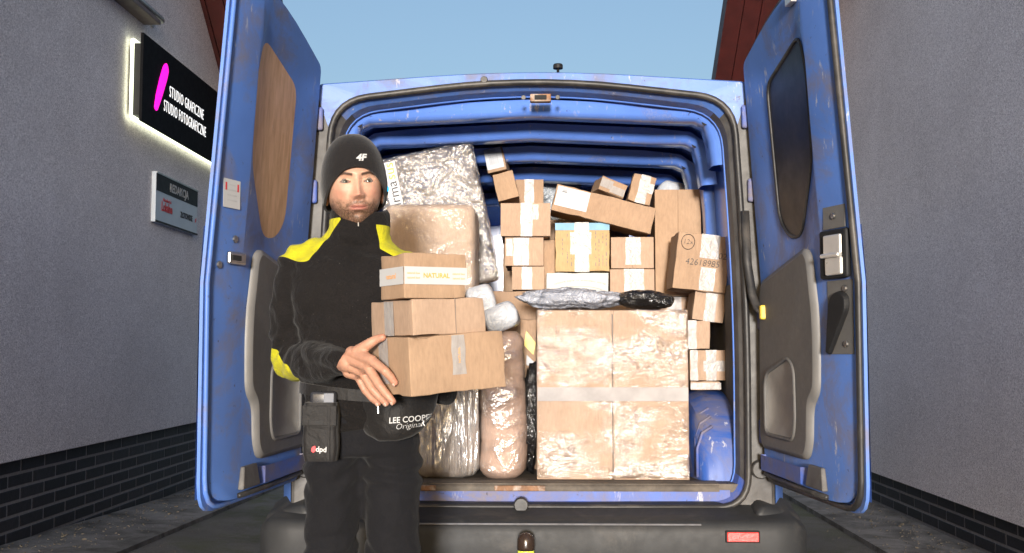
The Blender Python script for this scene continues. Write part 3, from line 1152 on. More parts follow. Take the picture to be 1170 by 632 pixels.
    def basis(u):
        """tangent and inward normal of the inner face at u"""
        tu = (P(u + .01, nin(u + .01), 1) - P(u - .01, nin(u - .01), 1)).normalized()
        inn_ = Vector((-s, 0, 0)) - tu * Vector((-s, 0, 0)).dot(tu)
        return tu, inn_.normalized()

    def plate(name, u, z, off, du, dn, dz_, mat, par=d, bevel=.003):
        tu, inn_ = basis(u)
        Rm = Matrix((tu, inn_, Vector((0, 0, 1)))).transposed()
        return B().box(P(u, nin(u), z) + inn_ * (off + dn / 2), (du, dn, dz_), Rm).build(name, mat, par, bevel=bevel)

    def stud(name, u, z, off, r_, mat):
        return B().disc(P(u, nin(u), z) + basis(u)[1] * off, basis(u)[1], r_, .005, 12).build(name, mat, d)
    if s > 0:
        plate('latch_top_plate', .728, 1.505, .0005, .11, .003, .07, 'plastic')
        la = plate('latch_case', .728, 1.392, .0005, .135, .020, .15, 'black', bevel=.008)
        plate('latch_cover', .740, 1.418, .0208, .085, .010, .062, 'chrome', la, .008)
        plate('latch_tongue', .740, 1.354, .0208, .080, .012, .056, 'chrome', la, .010)
        plate('latch_lever', .735, 1.386, .0208, .090, .020, .014, 'chrome', la, .005)
        plate('lever_plate', .728, 1.20, .0005, .125, .003, .225, 'plastic')
        stud('bolt', .728, 1.508, .004, .010, 'metal')
        for z in (1.285, 1.118):
            stud('bolt', .755, z, .004, .010, 'metal')
        tu, inn_ = basis(.73)
        O_ = P(.728, nin(.728), 1.2) + inn_ * .004
        hp = roundpoly([(-.060, -.115), (-.042, -.115), (.052, .025), (.05, .065), (.01, .085), (-.038, .06)], .03, 4)
        B().loft([[O_ + tu * p.x + UZ * p.y for p in hp], [O_ + inn_ * .018 + tu * p.x * .9 + UZ * p.y * .94 for p in hp]]).build('door_lever', 'black', d, bevel=.004)
        plate('upper_latch', .60, 2.235, .0005, .06, .02, .045, 'chrome')
    else:
        la = plate('latch_hook', .695, 1.385, .0005, .085, .016, .04, 'metal', bevel=.006)
        plate('hook_slot', .705, 1.385, .0168, .045, .003, .016, 'dark', la, .001)
        for u, z in ((.765, 1.36), (.70, 1.445)):
            stud('bolt', u, z, .0005, .012, 'metal')
        st = plate('warning_sticker', .735, 1.605, .0005, .085, .0008, .135, 'white', bevel=0)
        tu, inn_ = basis(.735)
        F_ = frame(P(.735, nin(.735), 1.605) + inn_ * .0016, -tu, (0, 0, 1))
        B().add([F_ @ Vector(v) for v in ((-.013, .036, .0004), (.013, .036, .0004), (0, .058, .0004))], [(0, 1, 2)]).build('warning_triangle', plain('orange_print', (.85, .42, .03), .5), st)
        for x in (-.03, .03):
            B().add([F_ @ Vector((x + dx * .004, -.002 + dz_ * .012, .0004)) for dx, dz_ in ((-1, -1), (1, -1), (1, 1), (-1, 1))], [(0, 1, 2, 3)]).build('red_mark', 'ink_red', st)
        for k in range(4):
            B().add([F_ @ Vector((dx * (.024 if k else .016), .004 - k * .016 + dz_ * .0022, .0004)) for dx, dz_ in ((-1, -1), (1, -1), (1, 1), (-1, 1))], [(0, 1, 2, 3)]).build('print_line', plain('pale_grey_ink_%d' % k, (.45, .45, .45), .6), st)
    # hinges on the pillar
    for z in (.80, 1.22, 1.70, 1.98):
        hx = .872 - lean(z) * 1.05
        hg = B().bb(s * hx - .032, s * hx + .032, YB - .022, YB - .004, z - .045, z + .045).build('hinge', 'blue_dirty', d, bevel=.01, seg=3)
        B().tube([(s * (hx + .035), YB - .02, z - .05), (s * (hx + .035), YB - .02, z + .05)], .012, 8).build('hinge_pin', 'pillar', hg, smooth=True)
    if s > 0:
        hz = B().disc((s * .872, YB - .024, 1.225), (0, -1, 0), .022, .012, 12).build('hinge_bolt', 'rust', d)
        cs = B().tube([(s * .80, YB - .02, 1.62), (s * .805, YB - .03, 1.42), (s * .815, YB - .06, 1.30), (s * .828, YB - .09, 1.25), (s * .838, YB - .115, 1.238)], .016, 8, flat=.6).build('check_strap', 'rubber', d, smooth=True)
        B().box((s * .842, YB - .13, 1.236), (.034, .03, .052)).build('strap_tab', 'yellow', cs, bevel=.006)
    B().disc((s * .845, YB - .004, .66), (0, -1, 0), .035, .02, 16).build('door_buffer', 'rubber', van)
    return d


door(-1)
door(1)
van.location.x -= .015

# ================================================================== PARCELS
CARGO = 'parcels packed in the van'
LAB_USED = set()


def tape_part(parent, x0, x1, z0, z1, y, mat='tape', n=10, name='tape', amp=.0007):
    """strip lying on a front face (local coordinates, facing -Y)"""
    b = B()
    nx = 4
    vs = []
    sd = random.random() * 50
    L_ = max(x1 - x0, z1 - z0)
    for j in range(n + 1):
        for i in range(nx + 1):
            x = x0 + (x1 - x0) * i / nx
            z = z0 + (z1 - z0) * j / n
            if z1 - z0 >= x1 - x0:
                x += .0025 * math.sin(sd + j * .9) * (i - nx / 2) / nx
            vs.append((x, y - .0009 - amp * (1 + fbm((x, sd, z), 60, 2)), z))
    fs = [(j * (nx + 1) + i, j * (nx + 1) + i + 1, (j + 1) * (nx + 1) + i + 1, (j + 1) * (nx + 1) + i) for j in range(n) for i in range(nx)]
    b.add(vs, fs)
    return b.build(name, mat, parent, smooth=True, local=True)


def rbox(w, d, h, r, res):
    """rounded box surface as a fine grid; base at z = 0"""
    half = Vector((w / 2, d / 2, h / 2))
    vs, fs = [], []
    for ax_ in range(3):
        u_, v_ = (ax_ + 1) % 3, (ax_ + 2) % 3
        nu, nv = max(2, int(2 * half[u_] / res)), max(2, int(2 * half[v_] / res))
        cu = [-1, -1 + r / half[u_] * .5] + [-1 + r / half[u_] + (2 - 2 * r / half[u_]) * i / nu for i in range(nu + 1)] + [1 - r / half[u_] * .5, 1]
        cv = [-1, -1 + r / half[v_] * .5] + [-1 + r / half[v_] + (2 - 2 * r / half[v_]) * i / nv for i in range(nv + 1)] + [1 - r / half[v_] * .5, 1]
        for sg_ in (-1, 1):
            k0 = len(vs)
            for a_ in cu:
                for b_ in cv:
                    p = Vector((0, 0, 0))
                    p[ax_], p[u_], p[v_] = sg_ * half[ax_], a_ * half[u_], b_ * half[v_]
                    q = Vector([max(-half[i] + r, min(half[i] - r, p[i])) for i in range(3)])
                    dd = p - q
                    p = q + dd.normalized() * r if dd.length > 1e-9 else p
                    vs.append(p + Vector((0, 0, half[2])))
            m_ = len(cv)
            fs += [(k0 + i * m_ + j, k0 + i * m_ + j + 1, k0 + (i + 1) * m_ + j + 1, k0 + (i + 1) * m_ + j) for i in range(len(cu) - 1) for j in range(m_ - 1)]
    me = bpy.data.meshes.new('rounded_box')
    me.from_pydata([tuple(p) for p in vs], [], fs)
    bm = bmesh.new()
    bm.from_mesh(me)
    bmesh.ops.remove_doubles(bm, verts=bm.verts, dist=.0003)
    bmesh.ops.recalc_face_normals(bm, faces=bm.faces)
    bm.to_mesh(me)
    bm.free()
    return me


def dented(w, d, h, seed, amp=.0035, res=.025):
    """carton body: soft corners, walls pushed in a little, never out"""
    me = rbox(w, d, h, .004, res)
    v, nn = vnp(me)
    for i, p in enumerate(v):
        k = amp * abs(fbm(p, 7, 3, seed))
        e = sum(1 for c_, s_ in ((abs(p[0]), w / 2), (abs(p[1]), d / 2), (abs(p[2] - h / 2), h / 2)) if s_ - c_ < .006)
        if e >= 2:
            k += .008 * max(0, fbm(p, 16, 2, seed + 5))
        v[i] -= nn[i] * k
    vset(me, v)
    return me


def shell(size, amp, scale, seed, res=.02, off=.003, rnd=.012):
    """rounded skin of film, displaced by noise; local, base at z = 0"""
    w, d, h = size
    me = rbox(w + 2 * off, d + 2 * off, h + off, rnd, res)
    v, nn = vnp(me)
    dd = np.array([amp * abs(fbm(p, scale, 3, seed)) for p in v])
    dd *= np.clip(v[:, 2] / .03, 0, 1)
    vset(me, v + nn * dd[:, None])
    return me


def carton(label, fc, w, h, d, roll=0, yaw=0, mat=None, tapes=(), flaps=None, labels=(), name='cardboard_box', group=CARGO, jit=.0025, cat='box', pitch=0, gap=.0016):
    """fc: world centre of the front face. Origin of the thing: centre of its base."""
    R = Euler((rad(pitch), rad(roll), rad(yaw)), 'XYZ').to_matrix()
    base = Vector(fc) - R @ Vector((0, -d / 2, h / 2))
    t = empty(name, base, (rad(pitch), rad(roll), rad(yaw)), label, cat, group)
    mat = mat or random.choice(CB)
    y = -d / 2
    b = B()
    sd_ = random.random() * 90
    if flaps:
        me_ = dented(w, d - .003, h, sd_, jit)
        me_.transform(Matrix.Translation((0, .0015, 0)))
    else:
        me_ = dented(w, d, h, sd_, jit * 2.4)
    finish('body', me_, mat, t, local=True, angle=50)
    gp = gap
    if flaps == 'v':
        for k in (-1, 1):
            B().box((k * (w / 4 + gp / 2), y + .0015, h / 2), (w / 2 - gp, .003, h - .002), jit=.0006).build('flap', mat, t, bevel=.001, local=True, seg=1)
    elif flaps == 'h':
        for k in (0, 1):
            B().box((0, y + .0015, h / 4 + k * h / 2), (w - .002, .003, h / 2 - gp), jit=.0006).build('flap', mat, t, bevel=.001, local=True, seg=1)
    for tp in tapes:
        tape_part(t, *[a * (w if i < 2 else h) - (w / 2 if i < 2 else 0) for i, a in enumerate(tp[:4])], y, *(tp[4:]))
    for lb in labels:
        x0, x1, z0, z1 = [a * (w if i < 2 else h) - (w / 2 if i < 2 else 0) for i, a in enumerate(lb[:4])]
        l_ = B().add([(x0, y - .0012, z0), (x1, y - .0012, z0), (x1, y - .0016, z1), (x0, y - .0012, z1)], [(0, 1, 2, 3)]).build('label', 'label', t, local=True)
        pr = B()
        ww, zz = x1 - x0, z1 - z0
        yy = y - .0024
        if lb[4] == 'barcode':
            x = x0 + ww * .22
            while x < x0 + ww * .75:
                q = random.uniform(.008, .03) * ww
                pr.add([(x, yy, z0 + zz * .22), (x + q, yy, z0 + zz * .22), (x + q, yy, z0 + zz * .72), (x, yy, z0 + zz * .72)], [(0, 1, 2, 3)])
                x += q + random.uniform(.012, .04) * ww
            for k in range(3):
                z = z0 + zz * (.80 + k * .055)
                pr.add([(x0 + ww * .2, yy, z), (x0 + ww * random.uniform(.5, .8), yy, z), (x0 + ww * .7, yy, z + zz * .02), (x0 + ww * .2, yy, z + zz * .02)], [(0, 1, 2, 3)])
        else:
            for k in range(6):
                z = z0 + zz * (.18 + k * .11)
                pr.add([(x0 + ww * .1, yy, z), (x0 + ww * random.uniform(.35, .85), yy, z), (x0 + ww * .3, yy, z + zz * .025), (x0 + ww * .1, yy, z + zz * .025)], [(0, 1, 2, 3)])
            pr.add([(x0 + ww * .16, yy, z0 + zz * .72), (x0 + ww * .3, yy, z0 + zz * .72), (x0 + ww * .3, yy, z0 + zz * .88), (x0 + ww * .16, yy, z0 + zz * .88)], [(0, 1, 2, 3)])
        pr.build('print', plain('label_print', (.30, .31, .33), .6), l_, local=True)
    return t


def box_px(label, x0, y0, x1, y1, Y, d, roll=0, yaw=0, zb=None, zt=None, **k):
    """front face given by its extent in the photograph at its real depth Y"""
    a, b = W(x0, y0, Y), W(x1, y1, Y)
    ztop, zbot = (zt if zt is not None else a.z), (zb if zb is not None else b.z)
    return carton(label, ((a.x + b.x) / 2, Y, (ztop + zbot) / 2), abs(b.x - a.x), ztop - zbot, d, roll, yaw, **k)


Y2 = 4.62
# hidden base cartons the upper rows stand on
carton('large plain carton on the van floor behind the tall film-wrapped parcels', (-.12, 4.63, .98), .33, .765 - .002, .42, mat=CB[3], name='cardboard_box')
carton('large plain carton on the van floor hidden behind the big film-wrapped carton', (.285, 4.63, .974), .46, .748, .42, mat=CB[3])
carton('plain tall carton on the van floor behind the right edge of the big wrapped carton', (.60, 4.64, .894), .15, .588, .4, mat=CB[3])
carton('large carton deep in the van behind the stacked boxes, under the grey mailer', (.15, 5.12, 1.17), .62, 1.14, .5, mat=CB[0])
carton('plain carton behind the man under the leaning silver wrapped panel', (-.46, 4.45, .915), .34, .63, .3, mat=CB[3])

# column A (left of the ochre box)
box_px('lowest of the three taped boxes stacked left of the white box', 585, 304, 622, 331, Y2 + .01, .3, zb=1.3645, zt=1.469, mat=CB[1], flaps='v', tapes=((.3, .62, 0.02, .98),))
box_px('middle box of the three taped boxes stacked left of the ochre box', 577, 271, 621, 304, Y2 + .005, .32, zb=1.4705, zt=1.598, mat=CB[1], flaps='v', tapes=((.22, .62, .02, .98), (.03, .2, .35, .95)))
box_px('taped box on top of the three stacked left of the ochre box', 572, 232, 629, 271, Y2 - .02, .34, zb=1.5995, zt=1.748, mat=CB[1], flaps='v', tapes=((.40, .64, .0, 1.0), (.64, .76, .5, .95)))
box_px('small upright taped box in front of the grey mailer', 589, 203, 621, 240, 4.86, .2, zb=1.7495, zt=1.895, mat=CB[0], flaps='v', tapes=((.32, .66, .0, 1.0),))
carton('plain box leaning on the silver wrapped panel, under the labelled box', W(577.5, 212, 4.66), .098, .128, .22, roll=-14, mat=CB[2])
carton('small tilted box with a barcode label near the van ceiling', W(565.5, 182, 4.66), .088, .112, .16, roll=-12, yaw=-6, mat=CB[0], labels=((.02, .9, .12, .95, 'barcode'),))
# column B
tB = box_px('white flat box with curved printed text under the ochre box', 624, 311, 696, 345, Y2, .3, zb=1.3505, zt=1.441, mat='carton_white')
hB = .0905
for i, ch in enumerate('cynosure style in assortment active'):
    a = (i - 17) / 17 * .5
    if ch != ' ':
        x, z = .23 * math.sin(a), hB * .62 + .22 * (math.cos(a) - 1) * .6
        lettering(ch, .0125, 'ink_soft', Matrix.Translation((x + .01, -.1508, z)) @ Matrix.Rotation(a * .6, 4, 'Y') @ FRONT, tB, local=True, extrude=0)
B().tube([(.19 * math.sin(a) + .01, -.1505, hB * .33 + .19 * (math.cos(a) - 1) * .6) for a in [(-.55 + .055 * k) for k in range(21)]], .0006, 4).build('printed_arc', 'ink_soft', tB, local=True)
t = box_px('ochre printed box with a blue top band and tape', 634, 253, 697, 313, Y2 - .01, .22, zb=1.4425, zt=1.662, mat='carton_ochre', tapes=((.36, .62, 0, 1.0), (.28, .66, .35, .8)))
w_, h_ = .243, .2195
B().add([(-w_ / 2 + .002, -.1108, h_ * .84), (w_ / 2 - .002, -.1108, h_ * .84), (w_ / 2 - .002, -.1108, h_ - .003), (-w_ / 2 + .002, -.1108, h_ - .003)], [(0, 1, 2, 3)]).build('blue_band', 'sky_blue', t, local=True)
pr = B()
for c_ in (-.36, -.27, -.2, .24, .3, .37, .43):
    z = h_ * .12
    while z < h_ * .78:
        l_ = random.uniform(.004, .02)
        if random.random() < .7:
            pr.add([(c_ * w_ - .002, -.1108, z), (c_ * w_ + random.uniform(0, .004), -.1108, z), (c_ * w_ + .002, -.1108, z + l_), (c_ * w_ - .002, -.1108, z + l_)], [(0, 1, 2, 3)])
        z += l_ + random.uniform(.003, .012)
pr.build('print', 'ink_soft', t, local=True)
box_px('narrow kraft box wedged between the stacked boxes and the ochre box', 619, 268, 636, 331, Y2 + .1, .2, zb=1.3645, zt=1.60, mat=CB[2])
# column F
box_px('lower of two small taped boxes right of the white box', 697, 307, 748, 335, Y2 + .005, .26, zb=1.3505, zt=1.4565, mat=CB[1], flaps='v', tapes=((.32, .76, .0, 1.0),))
box_px('upper of two small taped boxes right of the ochre box', 698, 270, 747, 307, Y2, .26, zb=1.458, zt=1.598, mat=CB[1], flaps='v', tapes=((.34, .70, .12, .98),))
# long tilted box and its riders
tl = carton('long kraft box lying tilted across the stack with a white label', W(690, 238.5, Y2 - .04), .452, .122, .22, roll=14, mat=CB[0], labels=((.02, .34, .22, .93, 'address'),))
carton('small taped box turned on its corner on top of the long tilted box', W(701, 214, Y2 + .01), .125, .066, .14, roll=20, yaw=14, mat=CB[0], tapes=((.0, .45, .25, .85), (.4, .95, .1, .6)))
carton('small upright taped box on the right end of the long tilted box', W(733.5, 216, Y2 - .02), .105, .128, .12, roll=15, mat=CB[0], tapes=((.34, .76, 0, 1.0), (.76, .98, .4, .75)))
# tall plain box and box under it
box_px('taped box under the tall plain carton', 752, 339, 788, 380, Y2 + .02, .3, zb=1.190, zt=1.334, mat=CB[1], flaps='v', tapes=((.3, .75, 0, 1.0),))
box_px('tall plain carton standing at the right of the load', 748, 216, 802, 339, Y2 + .02, .22, zb=1.3355, zt=1.812, mat=CB[2], flaps='v')
# right column on the wheel arch
YR = 4.33
box_px('taped box at the bottom of the right column, on the wheel arch', 789, 436, 824, 452, YR, .22, zb=.936, zt=.974, mat=CB[1], tapes=((.0, 1.0, .1, .8),))
box_px('box with crossed tape in the right column above the blue wheel arch', 788, 400, 829, 436, YR, .22, zb=.9755, zt=1.1, mat=CB[1], flaps='v', tapes=((.02, .22, 0, 1.0), (.45, .75, 0, 1.0), (.38, 1.0, .3, .65)))
box_px('narrow taped box in the right column under the tilted box', 784, 366, 812, 400, YR, .22, zb=1.1015, zt=1.222, mat=CB[1], tapes=((.0, .42, .02, 1.0),))
carton('small tilted taped box under the box with handwriting', W(810.5, 349, YR), .128, .132, .2, roll=8, mat=CB[1], flaps='v', tapes=((.36, .72, 0, 1.0),))
tg = carton('tilted box with handwritten marker numbers and a circle', W(802.5, 300, YR - .04), .222, .235, .24, roll=7, yaw=0, mat=CB[0], tapes=((.44, .78, .58, 1.0), (.48, .76, .02, .42)))
gy_ = -.1225
lettering('42618985', .037, 'ink', Matrix.Translation((.0, gy_, .115)) @ FRONT, tg, local=True, extrude=.0003, shear=.12, xs=.95, bold=-.0006)
lettering('02', .036, 'ink', Matrix.Translation((.078, gy_ - .002, .15)) @ FRONT, tg, local=True, extrude=.0003, shear=.1, bold=-.0006)
lettering('12x', .028, 'ink', Matrix.Translation((-.067, gy_, .195)) @ FRONT, tg, local=True, extrude=.0003, shear=.1, bold=-.0006)
B().tube([(-.067 + .027 * math.cos(q), gy_, .195 + .031 * math.sin(q)) for q in [2 * math.pi * k / 24 for k in range(24)]], .0011, 4, closed=True).build('marker_circle', 'ink', tg, local=True)


# ---- film-wrapped goods
t = carton('big square carton wrapped in clear film with a pale strip across', (W(700, 450, 4.10).x, 4.10, .6 + .328), .586, .654, .45, mat=CB[1], flaps='v', name='wrapped_carton', gap=.005)
finish('film', shell((.586, .45, .654), .003, 9, 3), 'film_streak', t, smooth=True, local=True)
B().bb(-.0018, .0018, -.2262, -.2254, .012, .64).build('seam', 'ink', t, local=True)
ps = tape_part(t, -.291, .291, .302, .355, -.2325, plain('pale_blurred_strip', (.36, .34, .335), .8, var=.22, scale=9, spec=.15), 6, 'paper_strip')

# tall film-wrapped parcels at the left
t = empty('wrapped_parcel', (-.40, 4.27, .6), label='upright parcel in fluted shiny film on the floor beside the man', cat='parcel', group=CARGO)
finish('body', shell((.34, .32, .70), .012, 7, 5, .03, 0, .06), CB[4], t, smooth=True, local=True)
finish('film', shell((.347, .327, .70), .012, 7, 5, .03, .004, .06), 'film_flute', t, smooth=True, local=True)

t = empty('wrapped_carton', (-.42, 4.27, 1.312), label='pinkish film-wrapped carton behind the man\'s shoulder', cat='box', group=CARGO)
finish('body', shell((.36, .32, .365), .006, 6, 8, .03, 0, .035), CB[4], t, smooth=True, local=True)
finish('film', shell((.364, .324, .367), .007, 6, 8, .025, .004, .035), 'film', t, smooth=True, local=True)

# roll with creased bands
b1 = B()
prof = []
for k in range(41):
    z = .575 * k / 40
    e = min(z, .575 - z)
    r_ = 1 - .35 * max(0, 1 - e / .05) ** 2.2
    for zc in (.14, .255, .39, .50):
        r_ -= .045 * math.exp(-((z - zc) / .006) ** 2)
    prof.append((z, r_))
rings = []
for z, r_ in prof:
    ring = []
    for j in range(36):
        q = 2 * math.pi * j / 36
        k = r_ * (1 + .05 * fbm((math.cos(q), math.sin(q), z * 6), 1.3, 3, 4))
        cx_, sy_ = math.cos(q), math.sin(q)
        ring.append((.092 * k * math.copysign(abs(cx_) ** .8, cx_) + .006 * math.sin(z * 9), .10 * k * math.copysign(abs(sy_) ** .8, sy_), z))
    rings.append(ring)
b1.loft(rings)
t = empty('wrapped_roll', (-.133, 4.20, .6), label='tall lumpy roll in brown paper and clear film beside the big wrapped carton', cat='roll', group=CARGO)
b1.build('body', cardboard('brown_roll_paper', (.43, .285, .215)), t, smooth=True, local=True)
b2 = B().loft([[(x * 1.035, y * 1.035, z) for x, y, z in r] for r in rings])
b2.build('film', film('roll_film', .3, .2, .8, (1, 1, 1.6), 35, milky=.06, thick=(.4, .68)), t, smooth=True, local=True)

# leaning silver panel
R = Euler((0, rad(-12), 0)).to_matrix()
w_, h_, d_ = .42, .60, .10
fc = W(498, 252, 4.42)
base = fc - R @ Vector((0, -d_ / 2, h_ / 2))
t = empty('wrapped_package', base, (0, rad(-12), 0), 'large flat panel in silvery bubble film leaning behind the man', 'parcel', CARGO)
finish('body', shell((w_, d_, h_), .004, 8, 11, .04, 0, .02), 'foil_brown', t, smooth=True, local=True)
finish('film', shell((w_, d_, h_), .009, 14, 12, .02, .006, .02), 'film_heavy', t, smooth=True, local=True)
st = B().add([(x, -d_ / 2 - .0145, z) for x, z in ((-.175, .36), (-.12, .36), (-.12, .585), (-.175, .585))], [(0, 1, 2, 3)]).build('paper_strip', 'label', t, local=True)
FV = frame((0, 0, 0), (0, 0, 1), (-1, 0, 0))
lettering('firma', .06, 'ink', Matrix.Translation((-.147, -d_ / 2 - .016, .44)) @ FV, st, local=True)
lettering('sus', .06, 'ink_orange', Matrix.Translation((-.147, -d_ / 2 - .016, .545)) @ FV, st, local=True)


def pillow(name, label, c, size, mat, rot=(0, 0, 0), amp=.25, scale=9, seed=1, e=.55, cat='mailer', group=CARGO, res=40, crease=.0):
    """soft bag: superellipsoid pushed about by noise; c is the centre of its base"""
    vs = []
    n1, n2 = res, res // 2
    for i in range(n2 + 1):
        a = -math.pi / 2 + math.pi * i / n2
        for j in range(n1):
            q = 2 * math.pi * j / n1
            sg = lambda x, k: math.copysign(abs(x) ** k, x)
            p = Vector((sg(math.cos(a), e) * sg(math.cos(q), e), sg(math.cos(a), e) * sg(math.sin(q), e), sg(math.sin(a), 1.0)))
            r3 = Vector((p.x * size[0] / 2, p.y * size[1] / 2, p.z * size[2] / 2))
            k = 1 + amp * fbm(r3, scale * 1.1, 4, seed) - crease * abs(fbm(r3, scale * 2.2, 3, seed + 9))
            vs.append(r3 * k)
    zmin = min(v.z for v in vs)
    vs = [v - Vector((0, 0, zmin)) for v in vs]
    fs = [(i * n1 + j, i * n1 + (j + 1) % n1, (i + 1) * n1 + (j + 1) % n1, (i + 1) * n1 + j) for i in range(n2) for j in range(n1)]
    o = B().add(vs, fs).build(name, mat, None, smooth=True)
    o.location = c
    o.rotation_euler = rot
    return tag(o, label, cat, group)


# soft goods
pillow('poly_mailer', 'crumpled grey plastic mailer behind the small upright box', (W(624, 215, 5.3).x, 5.3, 1.742), (.32, .2, .30), 'poly_grey', (0, rad(10), .2), .4, 10, 3, .6, crease=.25)
pillow('poly_mailer', 'white plastic mailer behind the top of the tall plain carton', (W(768, 215, 4.98).x, 4.98, 1.62), (.22, .06, .27), 'poly_white', (0, rad(6), 0), .15, 9, 5, .5)
pillow('plastic_bag', 'silvery crumpled plastic bag lying on the big wrapped carton', (W(655, 346, 4.28).x, 4.28, 1.2625), (.43, .26, .085), 'poly_foil', (0, 0, .03), .22, 9, 7, .75, 'bag', crease=.18, res=80)
pillow('plastic_bag', 'glossy black plastic bag lying beside the silvery bag', (W(737, 345, 4.26).x, 4.26, 1.2625), (.21, .22, .075), 'poly_black', (0, rad(3), 0), .22, 10, 13, .6, 'bag', crease=.15, res=60)
pillow('poly_mailer', 'upper white padded mailer jammed above the wrapped roll', (W(556, 345, 4.11).x, 4.12, 1.20), (.11, .09, .155), 'poly_white', (0, rad(-14), 0), .10, 8, 21, .3)
pillow('poly_mailer', 'lower white padded mailer lying on top of the wrapped roll', (W(578, 375, 4.08).x, 4.14, 1.178), (.135, .16, .105), 'poly_white', (0, rad(-22), 0), .10, 8, 23, .3)
pillow('plastic_bag', 'black plastic wrapped parcel squeezed between roll and big carton', (W(604, 500, 4.24).x, 4.26, .6), (.06, .2, .42), 'poly_black', (0, rad(2), 0), .25, 12, 31, .5, 'parcel', crease=.2)
t = box_px('narrow kraft box with yellow and white labels beside the big wrapped carton', 594, 362, 614, 446, 4.44, .16, zb=.98, zt=1.23, mat=CB[0])
B().add([(-.01, -.0812, .06), (.033, -.0812, .03), (.033, -.0812, .06), (-.008, -.0812, .10)], [(0, 1, 2, 3)]).build('label', 'label', t, local=True)
B().add([(-.02, -.0812, .14), (.02, -.0812, .10), (.03, -.0812, .15), (-.01, -.0812, .20)], [(0, 1, 2, 3)]).build('label', plain('yellow_label', (.75, .62, .15), .5), t, local=True)
carton('plain kraft carton on the floor behind the wrapped roll', (-.05, 4.44, .79), .13, .378, .16, mat=CB[0])

# ---- the three boxes the man holds
HELD = 'boxes the man holds'
AL = 34
def held(label, corner_top, corner_bot, Y, w, d, roll, mat, **k):
    """corner_top / corner_bot: photo points of the near upright edge at depth Y"""
    a, b = W(*corner_top, Y), W(*corner_bot, Y)
    h = (a - b).length
    R = Euler((0, rad(roll), rad(AL)), 'XYZ').to_matrix()
    R = (Matrix.Rotation(rad(AL), 3, 'Z') @ Matrix.Rotation(rad(roll), 3, 'Y'))
    corner = b
    base = corner - R @ Vector((-w / 2, -d / 2, 0))
    fc = base + R @ Vector((0, -d / 2, h / 2))
    return carton(label, fc, w, h, d, roll=roll, yaw=AL, mat=mat, group=HELD, jit=.0012, **k), h, R, base


HB, hb_h, HR, hb_base = held('largest box at the bottom of the stack the man holds', (463, 385), (470, 454), 2.64, .285, .25, -4, CB[2], tapes=((.43, .57, .30, .97),))
HM, hm_h, _, _ = held('flat middle box of the stack the man holds', (469.5, 341.5), (472, 384.2), 2.655, .218, .245, -3, CB[1])
HT, ht_h, _, _ = held('top box of the held stack with white printed tape', (458, 288), (462, 341), 2.64, .183, .138, -1, CB[2], tapes=((0, 1.0, .31, .69, 'white'),))
lettering('NATURAL', .017, 'ink_orange', Matrix.Translation((.0, -.0715, ht_h * .5)) @ FRONT, HT, local=True, extrude=.0001, bold=.0004)
for z in (.55, .45):
    lettering('natural box', .008, 'ink_orange', Matrix.Translation((.066, -.0715, ht_h * z)) @ FRONT, HT, local=True, extrude=.0001)
    lettering('natural box', .008, 'ink_orange', Matrix.Translation((-.066, -.0715, ht_h * z)) @ FRONT, HT, local=True, extrude=.0001)
lettering('NATURAL', .009, 'ink_orange', Matrix.Translation((.002, -.1272, hb_h * .63)) @ frame((0, 0, 0), (0, 0, 1), (-1, 0, 0)), HB, local=True, extrude=.0001)


def side_tape(parent, w, y0, y1, z0, z1, mat='tape'):
    """tape on the left (-X) face"""
    vs, fs = [], []
    n = 8
    for j in range(n + 1):
        z = z0 + (z1 - z0) * j / n
        for y in (y0, (y0 + y1) / 2, y1):
            vs.append((-w / 2 - .0018 - .0006 * random.random(), y, z))
    for j in range(n):
        for i in range(2):
            a = j * 3 + i
            fs.append((a, a + 1, a + 4, a + 3))
    B().add(vs, fs).build('tape', mat, parent, smooth=True, local=True)


side_tape(HB, .285, -.01, .045, .03, hb_h - .003)
side_tape(HM, .218, -.02, .035, .002, hm_h - .003)
side_tape(HT, .183, -.069, .069, ht_h * .31, ht_h * .69, 'white')
lettering('natural', .02, 'ink_orange', Matrix.Translation((-.183 / 2 - .0032, .0, ht_h * .5)) @ frame((0, 0, 0), (0, -1, 0), (0, 0, 1)), HT, local=True, extrude=.0001)
# seam on the middle box
B().bb(.016, .0172, -.124, -.1215, .002, hm_h - .002).build('seam', 'ink_soft', HM, local=True)

# ================================================================== THE MAN
FX, FY = -.54, 3.05
man = empty('person', (FX, FY, 0), label='man in black beanie and black fleece with yellow shoulders holding three boxes', cat='person')
PY = 3.05


def G(x, z, cx, cz, sx, sz):
    return np.exp(-((x - cx) / sx) ** 2 - ((z - cz) / sz) ** 2)


def sstep(a, b, x):
    t = np.clip((x - a) / (b - a), 0, 1)
    return t * t * (3 - 2 * t)


# ---- head (local: x to the viewer's right, face towards -y, eyes at z = .005)
HC = W(404.5, 213.5, 3.035)
HEAD = Matrix.Translation(HC) @ Matrix.Rotation(rad(15), 4, 'Z') @ Matrix.Rotation(rad(-4), 4, 'Y') @ Matrix.Rotation(rad(3), 4, 'X') @ Matrix.Scale(1.09, 4)
bm = bmesh.new()
bmesh.ops.create_icosphere(bm, subdivisions=7, radius=1)
hm = bpy.data.meshes.new('head')
bm.to_mesh(hm)
bm.free()
v, _ = vnp(hm)
n_ = v / np.linalg.norm(v, axis=1)[:, None]
zc = .118
z = n_[:, 2] * zc
lo = n_[:, 2] < 0
pw = np.where(lo, 2.7, 2.2)
rr = np.power(np.clip(1 - np.abs(n_[:, 2]) ** pw, 0, 1), 1 / pw)
hxy = np.linalg.norm(n_[:, :2], axis=1) + 1e-9
ux, uy = n_[:, 0] / hxy, n_[:, 1] / hxy
ex = .86
ux2 = np.sign(ux) * np.abs(ux) ** ex
uy2 = np.sign(uy) * np.abs(uy) ** ex
